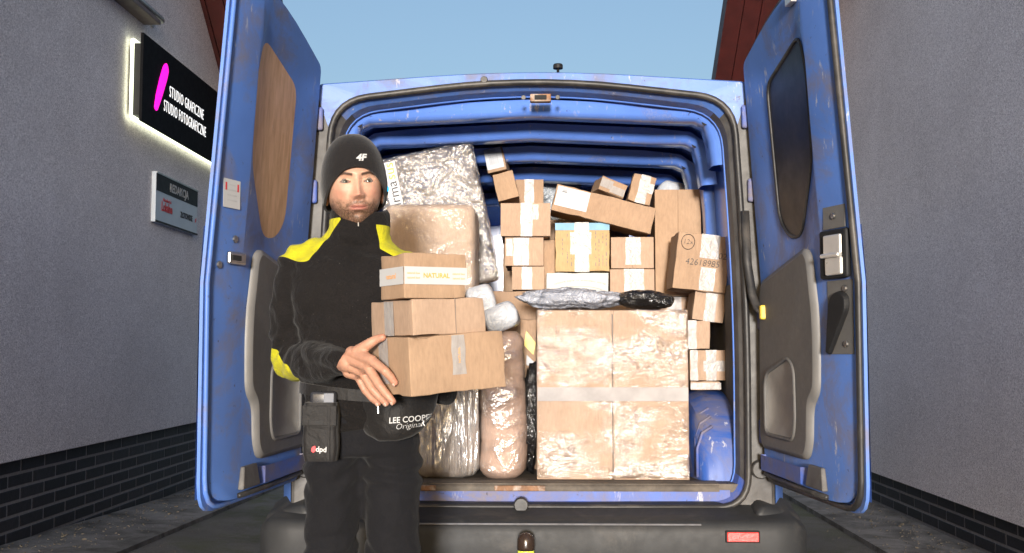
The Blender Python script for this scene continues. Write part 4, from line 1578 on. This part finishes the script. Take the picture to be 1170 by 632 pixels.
t = np.clip(-z / zc, 0, 1)
wx = .0735 * (1 - .36 * t ** 1.5)
wyf = .093 * (1 - .06 * t)
wyb = .103 * (1 - .35 * t)
x = ux2 * rr * wx
y = uy2 * rr * np.where(uy < 0, wyf, wyb)
front = sstep(.15, .75, -uy)
ax = np.abs(x)
f = np.zeros(len(x))
# nose
tn = np.clip((.016 - z) / (.016 + .030), 0, 1)
nh = .003 + .021 * tn ** 1.25
nh *= np.where(z < -.030, np.exp(-((z + .030) / .0085) ** 2), 1) * np.where(z > .016, np.exp(-((z - .016) / .016) ** 2), 1)
nw = .0068 + .0046 * tn
f += nh * np.exp(-(x / nw) ** 2)
f += .0085 * G(ax, z, .0125, -.0335, .0062, .0070)
f += .0030 * G(x, z, 0, -.031, .008, .008)
f -= .0035 * G(ax, z, .0075, -.0425, .0035, .0022)
# sockets, brow, cheeks
f -= .0105 * G(ax, z, .030, .009, .0165, .0105)
f -= .0040 * G(ax, z, .014, .010, .006, .010)
f += .0048 * G(ax, z, .028, .0285, .021, .0062)
f += .0018 * G(x, z, 0, .027, .012, .009)
f += .0050 * G(ax, z, .044, -.018, .017, .015)
f -= .0028 * G(ax, z, .044, -.052, .014, .018)
f -= .0022 * np.exp(-((ax - (.016 + (-.034 - z) * .45)) / .0035) ** 2) * sstep(-.066, -.05, z) * sstep(-.03, -.038, z)
# mouth and chin
f += .0060 * G(x, z, 0, -.062, .026, .019)
f += .0030 * np.exp(-((z + .0565 + .0016 * np.cos(x * 420) * 0 - .0008) / .0034) ** 2) * np.exp(-(x / .0185) ** 4)
f += .0046 * np.exp(-((z + .0675) / .0046) ** 2) * np.exp(-(x / .0155) ** 4)
f -= .0045 * np.exp(-((z + .0618 - .05 * x * x / .02) / .0016) ** 2) * np.exp(-(x / .0225) ** 6)
f -= .0014 * G(x, z, 0, -.0475, .0035, .006)
f -= .0034 * G(x, z, 0, -.0795, .016, .0050)
f += .0085 * G(x, z, 0, -.100, .0175, .0145)
# eye bulge with an almond opening
EX, EZ = .0300, .0055
du = (ax - EX) / .0138
dz = z - EZ - .0006 * du
alm_u, alm_l = .0036 * np.clip(1 - du ** 2, 0, None), .0033 * np.clip(1 - du ** 2, 0, None)
inside = (np.abs(du) < 1) & (dz < alm_u) & (dz > -alm_l)
f += .0060 * G(ax, z, EX, EZ, .0155, .0095)
f += .0014 * np.exp(-((dz - alm_u - .0016) / .0016) ** 2) * (np.abs(du) < 1.15)
f += .0008 * np.exp(-((dz + alm_l + .0012) / .0014) ** 2) * (np.abs(du) < 1.1)
f -= .0016 * np.exp(-((dz - alm_u - .0052) / .0014) ** 2) * (np.abs(du) < 1.2)
surf = y - f * front
ysock = None
m_eye = (np.abs(ax - EX) < .004) & (np.abs(dz) < .003) & (uy < 0)
ysock = surf[m_eye].mean()
f = np.where(inside, f - .0085, f)
y = y - f * front
hv = np.stack([x, y, z], 1)
# colours
skin = np.tile(np.array([.52, .305, .215]), (len(x), 1))
cheek = G(ax, z, .042, -.022, .02, .02) * front
nosec = G(x, z, 0, -.03, .016, .016) * front
skin *= (1 - .16 * (cheek + nosec)[:, None] * np.array([0.1, 1.0, 1.0]))
nz = np.array([fbm(p, 300, 2, 2) for p in hv])
nz2 = np.array([fbm(p, 60, 3, 5) for p in hv])
jaw = sstep(-.036, -.066, z + .012 * nz2 - .40 * np.clip(ax - .038, 0, 1))
must = np.exp(-((z + .0490) / .0055) ** 2) * np.exp(-(x / .029) ** 4) + np.exp(-((ax - .028) / .0065) ** 2) * sstep(-.048, -.056, z) * sstep(-.085, -.07, z)
soft = 1 - .6 * G(x, z, 0, -.0785, .009, .004)
beard = np.clip(np.maximum(jaw * soft * 1.0, must * 1.0), 0, 1) * sstep(.3, -.15, uy)
beard *= np.clip(.88 + .5 * nz, .25, 1)
skin = skin * (1 - beard[:, None]) + np.array([.085, .046, .028]) * beard[:, None]
lip = np.exp(-((z + .0618) / .0070) ** 4) * np.exp(-(x / .0215) ** 4) * front
lipc = np.array([.42, .165, .13])
skin = skin * (1 - lip[:, None] * .85) + lipc * lip[:, None] * .85
ml = np.exp(-((z + .0618 - .05 * x * x / .02) / .0013) ** 2) * np.exp(-(x / .0215) ** 6) * front
skin = skin * (1 - ml[:, None] * .8) + np.array([.12, .03, .025]) * ml[:, None] * .8
bz = .0235 + .0045 * np.clip((ax - .012) / .02, 0, 1) - .006 * np.clip((ax - .034) / .02, 0, 1)
brow = np.exp(-((z - bz) / .0040) ** 4) * sstep(.009, .014, ax) * sstep(.054, .046, ax) * sstep(.1, .4, -uy)
skin = skin * (1 - brow[:, None] * .95) + np.array([.035, .02, .014]) * brow[:, None] * .85
lash_shade = (np.exp(-((dz - alm_u - .0004) / .0011) ** 2) + .45 * np.exp(-((dz + alm_l) / .0010) ** 2)) * (np.abs(du) < 1.05) * front  # lash line, darkened further to paint in the upper lid's shadow
skin = skin * (1 - np.clip(lash_shade, 0, 1)[:, None] * .85) + np.array([.05, .03, .022]) * np.clip(lash_shade, 0, 1)[:, None] * .85
skin = np.where(inside[:, None] & (uy < 0)[:, None], np.array([.25, .10, .08]), skin)
H4 = np.array(HEAD)
hw = hv @ H4[:3, :3].T + H4[:3, 3]
head_faces = [tuple(p.vertices) for p in hm.polygons]


# ---- hand: chains of tapered capsules, voxel-joined
LN = Vector((-math.cos(rad(AL)), -math.sin(rad(AL)), 0))           # outward normal of the box's left face
LT = Vector((math.sin(rad(AL)), -math.cos(rad(AL)), 0))            # along that face, towards the camera
UZ = Vector((0, 0, 1))


def onface(px, py, off):
    """photo point -> point a given distance off the left face of the lowest held box"""
    d = RC @ Vector(((px - 585) / 1200, (316 - py) / 1200, -1))
    p0 = hb_base + HR @ Vector((-.285 / 2, 0, 0))
    nrm = HR @ Vector((-1, 0, 0))
    C0 = Vector((0, 0, CAMZ))
    t_ = (p0 + nrm * off - C0).dot(nrm) / d.dot(nrm)
    return C0 + d * t_


hand = B()
fing = [
    ([(425, 412, .046), (440, 424, .032), (446.5, 431, .019), (451, 437, .0105)], (.0132, .0118, .0108, .0092)),
    ([(420, 419, .049), (434, 441, .036), (442, 451, .021), (448.5, 458.5, .0105)], (.0135, .0120, .0110, .0095)),
    ([(414, 425, .047), (426, 445, .034), (434, 454, .020), (441, 460.5, .0105)], (.0128, .0115, .0105, .0092)),
    ([(408.5, 429, .042), (417, 446, .030), (425, 455, .019), (432, 461, .010)], (.0115, .0102, .0095, .0082)),
    ([(409, 402, .056), (420, 394, .040), (429.5, 388, .023), (437, 385.5, .0115)], (.0185, .0145, .0122, .0100)),
]
for pts, rs in fing:
    P_ = [onface(*p) for p in pts]
    for i in range(len(P_) - 1):
        hand.capsule(P_[i], rs[i], P_[i + 1], rs[i + 1], 14)
wps = [onface(402, 403, .063), onface(401, 410, .066), onface(400, 418, .066), onface(399, 425, .062)]
for (pts, rs), wp in zip(fing[:4], wps):
    hand.capsule(wp, .018, onface(*pts[0]), .0142, 14)
for i in range(3):
    hand.capsule(onface(*fing[i][0][0]), .0125, onface(*fing[i + 1][0][0]), .0125, 12)
hand.capsule(onface(411, 403, .054), .016, onface(423, 411, .046), .0125, 12)
wr = onface(398, 414, .067)
wr2 = wr + (W(338, 414, 3.10) - wr) * .25
hand.capsule(wr, .028, wr2, .028, 16)
hme = voxel(hand, .0021, 4, .5)
hv2, hn2 = vnp(hme)
hcol = np.tile(np.array([.45, .24, .163]), (len(hv2), 1))
for pts, rs in fing:
    tip = np.array(onface(*pts[3]))
    dd = np.linalg.norm(hv2 - tip, axis=1)
    k = np.clip(1 - dd / .018, 0, 1)[:, None]
    hcol = hcol * (1 - .25 * k * np.array([.1, 1, 1]))
    for q in (1, 2):
        kn = np.array(onface(*pts[q]))
        dd = np.linalg.norm(hv2 - kn, axis=1)
        k = np.clip(1 - dd / .014, 0, 1)[:, None]
        hcol = hcol * (1 - .18 * k * np.array([.1, 1, 1]))
hcol *= (1 + .10 * np.array([fbm(p, 55, 3, 1) for p in hv2]))[:, None]

# ---- rest of the body under the clothes (neck, torso, arms, legs), one mesh with head and hand
core = B()
NK = HC + Vector((-.012, .022, -.09))
core.capsule(NK + Vector((0, 0, .02)), .058, Vector((-.525, 3.07, 1.40)), .062, 20)
SHL, SHR = Vector((-.690, 3.07, 1.355)), Vector((-.385, 3.07, 1.325))
ELL, WRL = W(338, 414, 3.10), onface(399, 414, .067)
ELR = Vector((-.275, 3.08, 1.0))
WRR = hb_base + HR @ Vector((.165, .095, .075))
core.ellipsoid((-.525, 3.06, 1.28), (.15, .10, .17))
core.ellipsoid((-.50, 3.05, 1.02), (.14, .095, .16))
for a, b, c in ((SHL, ELL, WRL), (SHR, ELR, WRR)):
    core.capsule(a, .045, b, .036, 14)
    core.capsule(b, .036, c, .026, 14)
HPL, HPR = Vector((-.580, 3.05, .90)), Vector((-.420, 3.05, .90))
KNL, KNR = Vector((-.585, 3.03, .49)), Vector((-.405, 3.03, .49))
ANL, ANR = Vector((-.60, 3.07, .09)), Vector((-.385, 3.07, .09))
for a, b, c in ((HPL, KNL, ANL), (HPR, KNR, ANR)):
    core.capsule(a, .07, b, .05, 14)
    core.capsule(b, .05, c, .035, 14)
# the hidden left hand, flat against the far side of the lowest box
far = lambda y, z, o: hb_base + HR @ Vector((.285 / 2 + o, y, z))
for k in range(4):
    core.capsule(far(.05, .05 + k * .02, .018), .011, far(-.035, .045 + k * .023, .0105), .008, 10)
core.capsule(far(.075, .06, .02), .016, far(.03, .135, .0115), .009, 10)
core.capsule(WRR, .024, far(.06, .08, .022), .022, 12)
cme = voxel(core, .010, 3)
cv, _ = vnp(cme)
ccol = np.tile(np.array([.50, .28, .19]), (len(cv), 1))
allv = np.vstack([hw, hv2, cv])
o1, o2 = len(hw), len(hw) + len(hv2)
faces = head_faces + [tuple(i + o1 for i in p.vertices) for p in hme.polygons] + [tuple(i + o2 for i in p.vertices) for p in cme.polygons]
ears = B()
for sx in (-1, 1):
    ears.ellipsoid(HEAD @ Vector((sx * .0735, .012, -.022)), (.007, .016, .026), HEAD.to_3x3())
n_ear = len(ears.v)
nrm_f = HR @ Vector((-1, 0, 0))
for pts, rs in fing[:4]:
    a_, b_ = onface(*pts[2]), onface(*pts[3])
    td = (b_ - a_).normalized()
    od = (nrm_f - td * nrm_f.dot(td)).normalized()
    Rn = Matrix((td, td.cross(od), od)).transposed()
    ears.ellipsoid(b_ + td * rs[3] * .25 + od * rs[3] * .80, (.0065, .0052, .0022), Rn, 12, 8)
k0 = len(allv)
allv = np.vstack([allv, np.array([list(q) for q in ears.v])])
faces += [tuple(i + k0 for i in f_) for f_ in ears.f]
bme = bpy.data.meshes.new('body')
bme.from_pydata([tuple(q) for q in allv], [], faces)
tint(bme, np.vstack([skin, hcol, ccol, np.tile(np.array([.50, .25, .17]), (n_ear, 1)), np.tile(np.array([.56, .36, .29]), (len(ears.v) - n_ear, 1))]))
body = finish('body', bme, 'skin', man, smooth=True)
body['label'] = 'stubbled face and bare right hand'

# eyes
for sx in (-1, 1):
    b = B()
    rE = .0122
    ce = Vector((sx * EX, ysock + rE - .0004 - .0012, EZ))
    b.ellipsoid((0, 0, 0), (rE, rE, rE), None, 32, 24)
    me = b.mesh('eyeball')
    ev, _ = vnp(me)
    gaze = Vector((.02, -1, .03)).normalized()
    dd = np.linalg.norm(ev - np.array(gaze) * rE, axis=1)
    ec = np.tile(np.array([.20, .17, .15]), (len(ev), 1))
    ec[dd < .0066] = (.055, .05, .035)
    ec[dd < .0027] = (.005, .005, .005)
    me.transform(HEAD @ Matrix.Translation(ce))
    tint(me, ec)
    finish('eyeball', me, 'eye', body, smooth=True)


# ---- knit cap
def cap():
    vs, fs = [], []
    na, nz_ = 72, 30
    rings = []
    for layer in (1, 0):
        order = range(nz_ + 1) if layer else range(nz_, -1, -1)
        for i in order:
            t_ = i / nz_
            ring = []
            for j in range(na):
                q = 2 * math.pi * j / na                # 0 = front (-y)
                cq = math.cos(q)
                rim = -.046 + .088 * max(0, cq) ** 1.5 * (1 if cq > 0 else 0) - .030 * max(0, -cq)
                top = .140
                zz = rim + (top - rim) * math.sin(t_ * math.pi / 2)
                zr = zz / (.140)
                prof = math.sqrt(max(0, 1 - max(0, (zz + .01) / .15) ** 2.3))
                low = 1 - .06 * max(0, -zz / .05)
                off = .010 if layer else .003
                a_ = (.0785 * prof * low + off)
                bf = (.0965 * prof + off)
                bb_ = (.106 * prof + off + .012 * max(0, -cq) * t_)
                wob = 1 + .012 * fbm((math.sin(q), cq, zz * 12), 2.2, 3, 3) * (1 if layer else 0)
                dx, dy = math.sin(q), -cq
                dx = math.copysign(abs(dx) ** .9, dx)
                dy = math.copysign(abs(dy) ** .9, dy)
                ring.append(HEAD @ Vector((dx * a_ * wob, dy * (bf if cq > 0 else bb_) * wob, zz)))
            rings.append(ring)
        rings = rings[::1]
    # outer rings rim -> top, inner rings top -> rim
    outer_ = rings[:nz_ + 1]
    inner_ = rings[nz_ + 1:]
    b = B()
    b.loft(outer_, cap0=False, cap1=True)
    b.loft(inner_, cap0=True, cap1=False)
    b.loft([outer_[0], inner_[-1]], cap0=False, cap1=False)
    return b


capo = cap().build('beanie', 'knit', man, smooth=True)
bvh_cap = BVHTree.FromPolygons([Vector(q.co) for q in capo.data.vertices], [tuple(p.vertices) for p in capo.data.polygons])


def projected(txt, size, origin, xdir, ydir, bvh, mat, parent, off=.0012, name='lettering', **k):
    me = text_mesh(txt, size, extrude=0, **k)
    F_ = frame(origin, xdir, ydir)
    nd = F_.to_3x3() @ Vector((0, 0, 1))
    for q in me.vertices:
        p = F_ @ q.co
        h, nn, i, d_ = bvh.ray_cast(p + nd * .1, -nd)
        q.co = (h + nd * off) if h else p
    return finish(name, me, mat, parent)


hx3, hz3 = HEAD.to_3x3() @ Vector((1, 0, 0)), HEAD.to_3x3() @ Vector((0, 0, 1))
projected('4F', .027, HEAD @ Vector((.012, -.11, .066)), hx3, hz3, bvh_cap, 'white', capo, .0015, bold=.0011, shear=.25, xs=1.05)
# ear piece
eb = B().ellipsoid(HEAD @ Vector((.084, -.012, -.016)), (.006, .008, .014), HEAD.to_3x3()).build('earpiece', 'black', man, smooth=True)
B().ellipsoid(HEAD @ Vector((.0868, -.0165, -.010)), (.0045, .0055, .0085), HEAD.to_3x3()).build('earpiece_light', emit('blue_glow', (.02, .45, .9), .6), eb, smooth=True)

# ---- jacket
jk = B()
tor = [(.875, -.495, 3.045, .172, .120), (.93, -.495, 3.045, .174, .122), (1.02, -.498, 3.045, .170, .120), (1.12, -.508, 3.05, .176, .124), (1.24, -.520, 3.055, .190, .130), (1.32, -.525, 3.06, .194, .126), (1.362, -.53, 3.065, .182, .112), (1.392, -.53, 3.068, .146, .095), (1.422, -.527, 3.07, .103, .085), (1.47, -.523, 3.07, .08, .078)]
rings = []
for z, cx, cy, a, b in tor:
    ring = []
    for j in range(48):
        q = 2 * math.pi * j / 48
        cq, sq = math.cos(q), math.sin(q)
        ring.append((cx + a * math.copysign(abs(cq) ** .85, cq), cy + b * math.copysign(abs(sq) ** .85, sq), z))
    rings.append(ring)
jk.loft(rings)
jk.capsule(SHL + Vector((.05, 0, .012)), .062, SHL + Vector((-.004, 0, -.012)), .066, 22)
jk.capsule(SHR - Vector((.05, 0, .0)), .066, SHR + Vector((.0, 0, -.012)), .07, 22)
MIDL = SHL.lerp(ELL, .5) + Vector((-.022, 0, -.01))
jk.capsule(SHL + Vector((-.004, 0, -.012)), .066, MIDL, .066, 22)
jk.capsule(MIDL, .066, ELL + Vector((-.008, .01, .01)), .064, 22)
jk.capsule(ELL + Vector((-.008, .01, .01)), .064, ELL.lerp(WRL, .45) + Vector((0, 0, .004)), .058, 22)
jk.capsule(ELL.lerp(WRL, .45) + Vector((0, 0, .004)), .058, ELL.lerp(WRL, .90), .043, 22)
jk.capsule(SHR, .068, ELR, .058, 22)
jk.capsule(ELR, .058, ELR.lerp(WRR, .9), .040, 22)
# stand collar
cc = Vector((-.519, 3.062, 0))
for j in range(26):
    q = 2 * math.pi * j / 26 + .1
    fr = max(0, -math.sin(q))
    hgt = 1.505 - .018 * fr
    jk.capsule((cc.x + .078 * math.cos(q), cc.y + .082 * math.sin(q), 1.42), .017, (cc.x + .075 * math.cos(q) + .006, cc.y + .078 * math.sin(q), hgt + (.012 if math.cos(q) < 0 else 0)), .0115, 10)
jme = voxel(jk, .0075, 7, .5)
jv, jn = vnp(jme)
E3, S3v, W3 = np.array(ELL), np.array(SHL), np.array(WRL)
disp = np.zeros(len(jv))
for i, p in enumerate(jv):
    d_ = .0048 * fbm(p, 13, 3, 7)
    de = np.linalg.norm(p - E3)
    if de < .17:
        k = max(0, 1 - de / .17)
        axis = (W3 - S3v)
        s_ = float(np.dot(p - E3, axis / np.linalg.norm(axis)))
        d_ += k * .0080 * math.sin(s_ * 135 + 4 * fbm(p, 9, 2, 3))
    if p[0] < -.60 and p[2] > 1.12:
        d_ += .0026 * math.sin(p[2] * 95 + 5 * fbm(p, 7, 2, 5))
    if p[0] > -.66 and p[2] < 1.2:
        d_ += .0085 * math.sin((p[2] * 70 + p[0] * 30) + 4 * fbm(p, 6, 2, 9)) * max(0, min(1, (1.25 - p[2]) / .2))
    if 1.34 < p[2] < 1.43:
        d_ += .003 * math.sin(p[2] * 130 + p[0] * 50)
    disp[i] = d_
vset(jme, jv + jn * disp[:, None])
jv, jn = vnp(jme)
fl = np.zeros(len(jme.polygons), dtype=np.int32)
X, Yv, Z = jv[:, 0], jv[:, 1], jv[:, 2]
# signed fields: yellow where positive
yokeL = np.minimum(np.minimum((-.585 - (1.440 - Z) * .75) - X, Z - (1.362 + .010 * np.sin(X * 40))), 1.48 - Z)
yokeR = np.minimum(np.minimum(X - (-.455 + (1.440 - Z) * .2), Z - (1.392 - (X + .45) * .55)), 1.46 - Z)
elb = np.minimum((1.112 - .93 * (X + .773)) - Z + .006 * np.sin(X * 140), -.676 - X)
mask = np.maximum(np.maximum(yokeL, yokeR), elb)
at = jme.attributes.new('patch', 'FLOAT', 'POINT')
at.data.foreach_set('value', mask.astype(np.float32))


def jacket_mat():
    t = NT('fleece_with_yellow_panels')
    a = t.n.new('ShaderNodeAttribute')
    a.attribute_name = 'patch'
    n1 = t.noise(260, 3, .7)
    dark = t.mix(1.0, (.0066, .0056, .0056, 1), t.ramp(n1, [(.3, (.5,) * 3), (.75, (1.9,) * 3)]), 'MULTIPLY')
    dark = t.mix(1.0, dark, t.ramp(t.noise(5, 5), [(.3, (.8,) * 3), (.7, (1.2,) * 3)]), 'MULTIPLY')
    lint = t.noise(170, 2, .5)
    dark = t.mix(t.ramp(lint, [(.735, (0, 0, 0)), (.76, (.5,) * 3)]), dark, (.16, .15, .14, 1))
    yel = t.mix(1.0, (.46, .43, .016, 1), t.ramp(n1, [(.3, (.92,) * 3), (.75, (1.05,) * 3)]), 'MULTIPLY')
    f_ = t.math('MULTIPLY', t.math('ADD', a.outputs['Fac'], .0006), 900)
    f_.node.use_clamp = True
    t.set(Base_Color=t.mix(f_, dark, yel), Roughness=.92, Specular_IOR_Level=.2, Sheen_Weight=.05)
    n2 = t.bump(t.noise(190, 4), .7, .0025)
    t.set(Normal=t.bump(t.noise(18, 4, .5, dist=1.6), .55, .014, n2))
    return t.m


jacket = finish('fleece_jacket', jme, jacket_mat(), man, smooth=True)
# zip pull under the chin
B().tube([(cc.x + .012, cc.y - .088, 1.478), (cc.x + .014, cc.y - .093, 1.452)], .0022, 6).build('zip_pull', 'metal', jacket)

# ---- trousers
ts = B()
hipc = [(.965, -.495, 3.045, .150, .108), (.92, -.497, 3.045, .158, .112), (.86, -.498, 3.048, .165, .114), (.80, -.498, 3.05, .163, .108)]
ts.loft([[(cx + a * math.cos(q), cy + b * math.sin(q), z) for q in [2 * math.pi * j / 40 for j in range(40)]] for z, cx, cy, a, b in hipc])
for hp, kn, an in ((HPL, KNL, ANL), (HPR, KNR, ANR)):
    inw = Vector((.012 if hp is HPL else -.012, 0, 0))
    ts.capsule(hp - inw * .0 + Vector((0, 0, -.05)), .087, hp.lerp(kn, .5), .082, 22)
    ts.capsule(hp.lerp(kn, .5), .082, kn, .070, 22)
    ts.capsule(kn, .070, kn.lerp(an, .45) + Vector((0, .015, 0)), .066, 22)
    ts.capsule(kn.lerp(an, .45) + Vector((0, .015, 0)), .066, an + Vector((0, 0, .03)), .054, 22)
tme = voxel(ts, .0085, 6, .5)
tv, tn_ = vnp(tme)
for i, p in enumerate(tv):
    k = .0055 * fbm(p, 11, 3, 2)
    k += .0075 * math.sin(p[2] * 85 + 35 * abs(p[0] + .495) + 5 * fbm(p, 6, 2, 4)) * (math.exp(-((p[2] - .76) / .07) ** 2) + .8 * math.exp(-((p[2] - .5) / .1) ** 2) + math.exp(-((p[2] - .15) / .08) ** 2))
    tv[i] += tn_[i] * k
vset(tme, tv)
trs = finish('trousers', tme, 'trouser', man, smooth=True)
# shoes
for an in (ANL, ANR):
    sh = B()
    prof = [(.075, .030, .05), (.05, .040, .10), (.0, .040, .11), (-.06, .043, .085), (-.12, .046, .06), (-.165, .040, .05), (-.19, .022, .035)]
    rr_ = []
    for dy, hw_, ht in prof:
        rr_.append([(an.x + hw_ * math.cos(q), an.y + .01 + dy, .004 + ht * .5 + ht * .5 * math.copysign(abs(math.sin(q)) ** .6, math.sin(q))) for q in [2 * math.pi * j / 20 for j in range(20)]])
    sh.loft(rr_)
    so = sh.build('shoe', 'leather', man, smooth=True)
    sl_ = B()
    o_ = roundpoly([(an.x - .047, an.y + .09), (an.x + .047, an.y + .09), (an.x + .05, an.y - .12), (an.x + .028, an.y - .19), (an.x - .028, an.y - .19), (an.x - .05, an.y - .12)], .035, 4)
    sl_.loft([[(q.x, q.y, .001) for q in o_], [(q.x, q.y, .024) for q in o_]])
    sl_.build('sole', 'rubber', so)

# ---- waist bag
wb_c = W(449, 473, 2.905)
wb = B()
n1, n2 = 40, 18
rings = []
for i in range(n1 + 1):
    s_ = -1 + 2 * i / n1
    hgt = .112 * max(.0, 1 - abs(s_) ** 2.6) ** .6 + .018
    thk = .017 * max(.0, 1 - abs(s_) ** 2.4) ** .6 + .004
    ztop = wb_c.z + .055 + .010 * s_
    cy = wb_c.y + .07 * s_ * s_
    rings.append([(wb_c.x + s_ * .118, cy - thk * math.cos(q) * (1 + .10 * fbm((s_ * 4, math.cos(q), math.sin(q)), 2, 3)), ztop - hgt * (1 - math.sin(q)) / 2 + .003 * fbm((s_ * 5, q, 2), 1, 2)) for q in [2 * math.pi * j / n2 for j in range(n2)]])
wb.loft(rings)
wbag = rebase(wb.build('waist_bag', 'nylon', None, smooth=True), (wb_c.x, wb_c.y, wb_c.z - .06))
tag(wbag, 'black waist bag with white lettering worn across the man\'s hips', 'bag')
bvh_b = BVHTree.FromPolygons([Vector(q) for q in wb.v], wb.f)
projected('LEE COOPER', .0225, W(459, 485, 2.7), (1, 0, .06), (0, 0, 1), bvh_b, 'white', wbag, .001, bold=.0003, shear=.1, xs=.92)
projected('Original', .022, W(456, 493, 2.7), (1, 0, .08), (0, 0, 1), bvh_b, 'white', wbag, .001, shear=.35, bold=-.0003)
zp = [Vector((wb_c.x - .10 + .02 * k, wb_c.y - .2, wb_c.z + .038 + .0012 * k)) for k in range(11)]
zz_ = []
for p in zp:
    h, nn, i, d_ = bvh_b.ray_cast(p, Vector((0, 1, 0)))
    if h:
        zz_.append(h + Vector((0, -.001, 0)))
B().tube(zz_, .0022, 6).build('zip', 'black', wbag, smooth=True)
zq = W(432, 464, wb_c.y - .03)
B().tube([zq, zq + Vector((.001, 0, -.02))], .0026, 6).build('zip_pull', 'metal', wbag)
sb = B()
ringo, zs_ = [], []
for j in range(64):
    q = 2 * math.pi * j / 64
    x_, y_ = -.495 + .183 * math.copysign(abs(math.cos(q)) ** .85, math.cos(q)), 3.045 + .133 * math.copysign(abs(math.sin(q)) ** .85, math.sin(q))
    zc_ = .975 + .02 * (-math.cos(q))
    ringo.append([(x_, y_, zc_ - .016), (x_ * 1 + .004 * math.cos(q), y_ + .004 * math.sin(q), zc_ - .016), (x_ + .004 * math.cos(q), y_ + .004 * math.sin(q), zc_ + .016), (x_, y_, zc_ + .016)])
ringo.append(ringo[0])
sb.loft(ringo, cap0=False, cap1=False)
sb.build('strap', 'nylon', wbag, smooth=False)

# ---- belt pouch with scanner
pc = W(367.5, 492, 2.905)
px_, py_, pz_ = pc.x, pc.y, pc.z
pch = empty('belt_pouch', (px_, py_, pz_ - .082), label='black belt pouch with red and white logo on the man\'s hip', cat='pouch')
pb_ = B()
rr_ = []
for k in range(9):
    t_ = k / 8
    z = pz_ - .082 + .160 * t_
    e = 1 - .10 * (abs(t_ - .5) * 2) ** 4
    o_ = roundpoly([(px_ - .048 * e, py_ - .03 * e), (px_ + .048 * e, py_ - .03 * e), (px_ + .048 * e, py_ + .03), (px_ - .048 * e, py_ + .03)], .014, 4)
    rr_.append([(q.x + .002 * fbm((q.x, q.y, z), 20, 2), q.y + .004 * fbm((q.x, q.y, z), 14, 2, 3), z) for q in o_])
pb_.loft(rr_)
pb_.build('pouch_body', 'nylon', pch, smooth=True, angle=50)
B().bb(px_ - .047, px_ + .047, py_ - .0345, py_ - .0305, pz_ + .015, pz_ + .07).build('flap', 'nylon', pch, bevel=.002)
B().bb(px_ + .022, px_ + .030, py_ - .036, py_ - .0305, pz_ - .078, pz_ + .07).build('strap', 'nylon', pch, bevel=.001)
B().bb(px_ - .012, px_ + .012, py_ - .0365, py_ - .0348, pz_ + .02, pz_ + .028).build('strap', 'black', pch)
PF = frame((0, py_ - .0322, 0), (1, 0, -.06), (0, 0, 1))
hexp = roundpoly([(px_ - .022, pz_ - .046), (px_ - .013, pz_ - .042), (px_ - .0115, pz_ - .056), (px_ - .019, pz_ - .062), (px_ - .025, pz_ - .056)], .003, 2)
B().loft([[(q.x + .003, py_ - .0315, q.y + .004) for q in hexp], [(q.x + .003, py_ - .0335, q.y + .004) for q in hexp]]).build('emblem', emit('red_emblem', (.75, .02, .03), .0), pch)
lettering('dpd', .020, 'white', Matrix.Translation((px_ + .006, 0, pz_ - .049)) @ PF, pch, bold=.0004)
dv = B()
dv.box((px_ + .006, py_ - .002, pz_ + .086), (.072, .032, .045))
sc = empty('handheld_scanner', (px_ + .006, py_ - .002, pz_ + .0635), label='dark handheld scanner sticking out of the belt pouch', cat='scanner')
dv.build('scanner_body', plain('dark_grey_device', (.03, .03, .034), .25), sc, bevel=.010, seg=4, smooth=True)
B().box((px_ + .022, py_ - .0175, pz_ + .090), (.028, .004, .026)).build('scanner_window', plain('grey_glass', (.20, .21, .24), .1), sc, bevel=.003)

# ---- grit and dead leaves swept against the walls
gb = B()
for i in range(1400):
    sd_ = random.choice((-1, 1))
    yy_ = random.uniform(3.2, 8.5)
    xx_ = (-2.58 + abs(random.gauss(0, .22))) if sd_ < 0 else (2.34 - abs(random.gauss(0, .25)))
    if -2.05 > xx_:
        hz_ = gz(xx_, yy_) + .026
    elif xx_ > 1.86:
        hz_ = .031
    else:
        hz_ = gz(xx_, yy_)
    r_ = random.uniform(.002, .0055) * (2.2 if random.random() < .05 else 1)
    R_ = Euler((random.uniform(-.3, .3), random.uniform(-.3, .3), random.uniform(0, 6.3))).to_matrix()
    gb.box((xx_, yy_, hz_ + r_ * .3), (r_ * 2, r_ * 1.2, r_ * .6), R_)
tag(gb.build('grit', plain('grit', (.085, .07, .05), .9, var=.6, scale=3), None), 'brown grit and leaf bits along the foot of the walls', 'grit', kind='stuff')
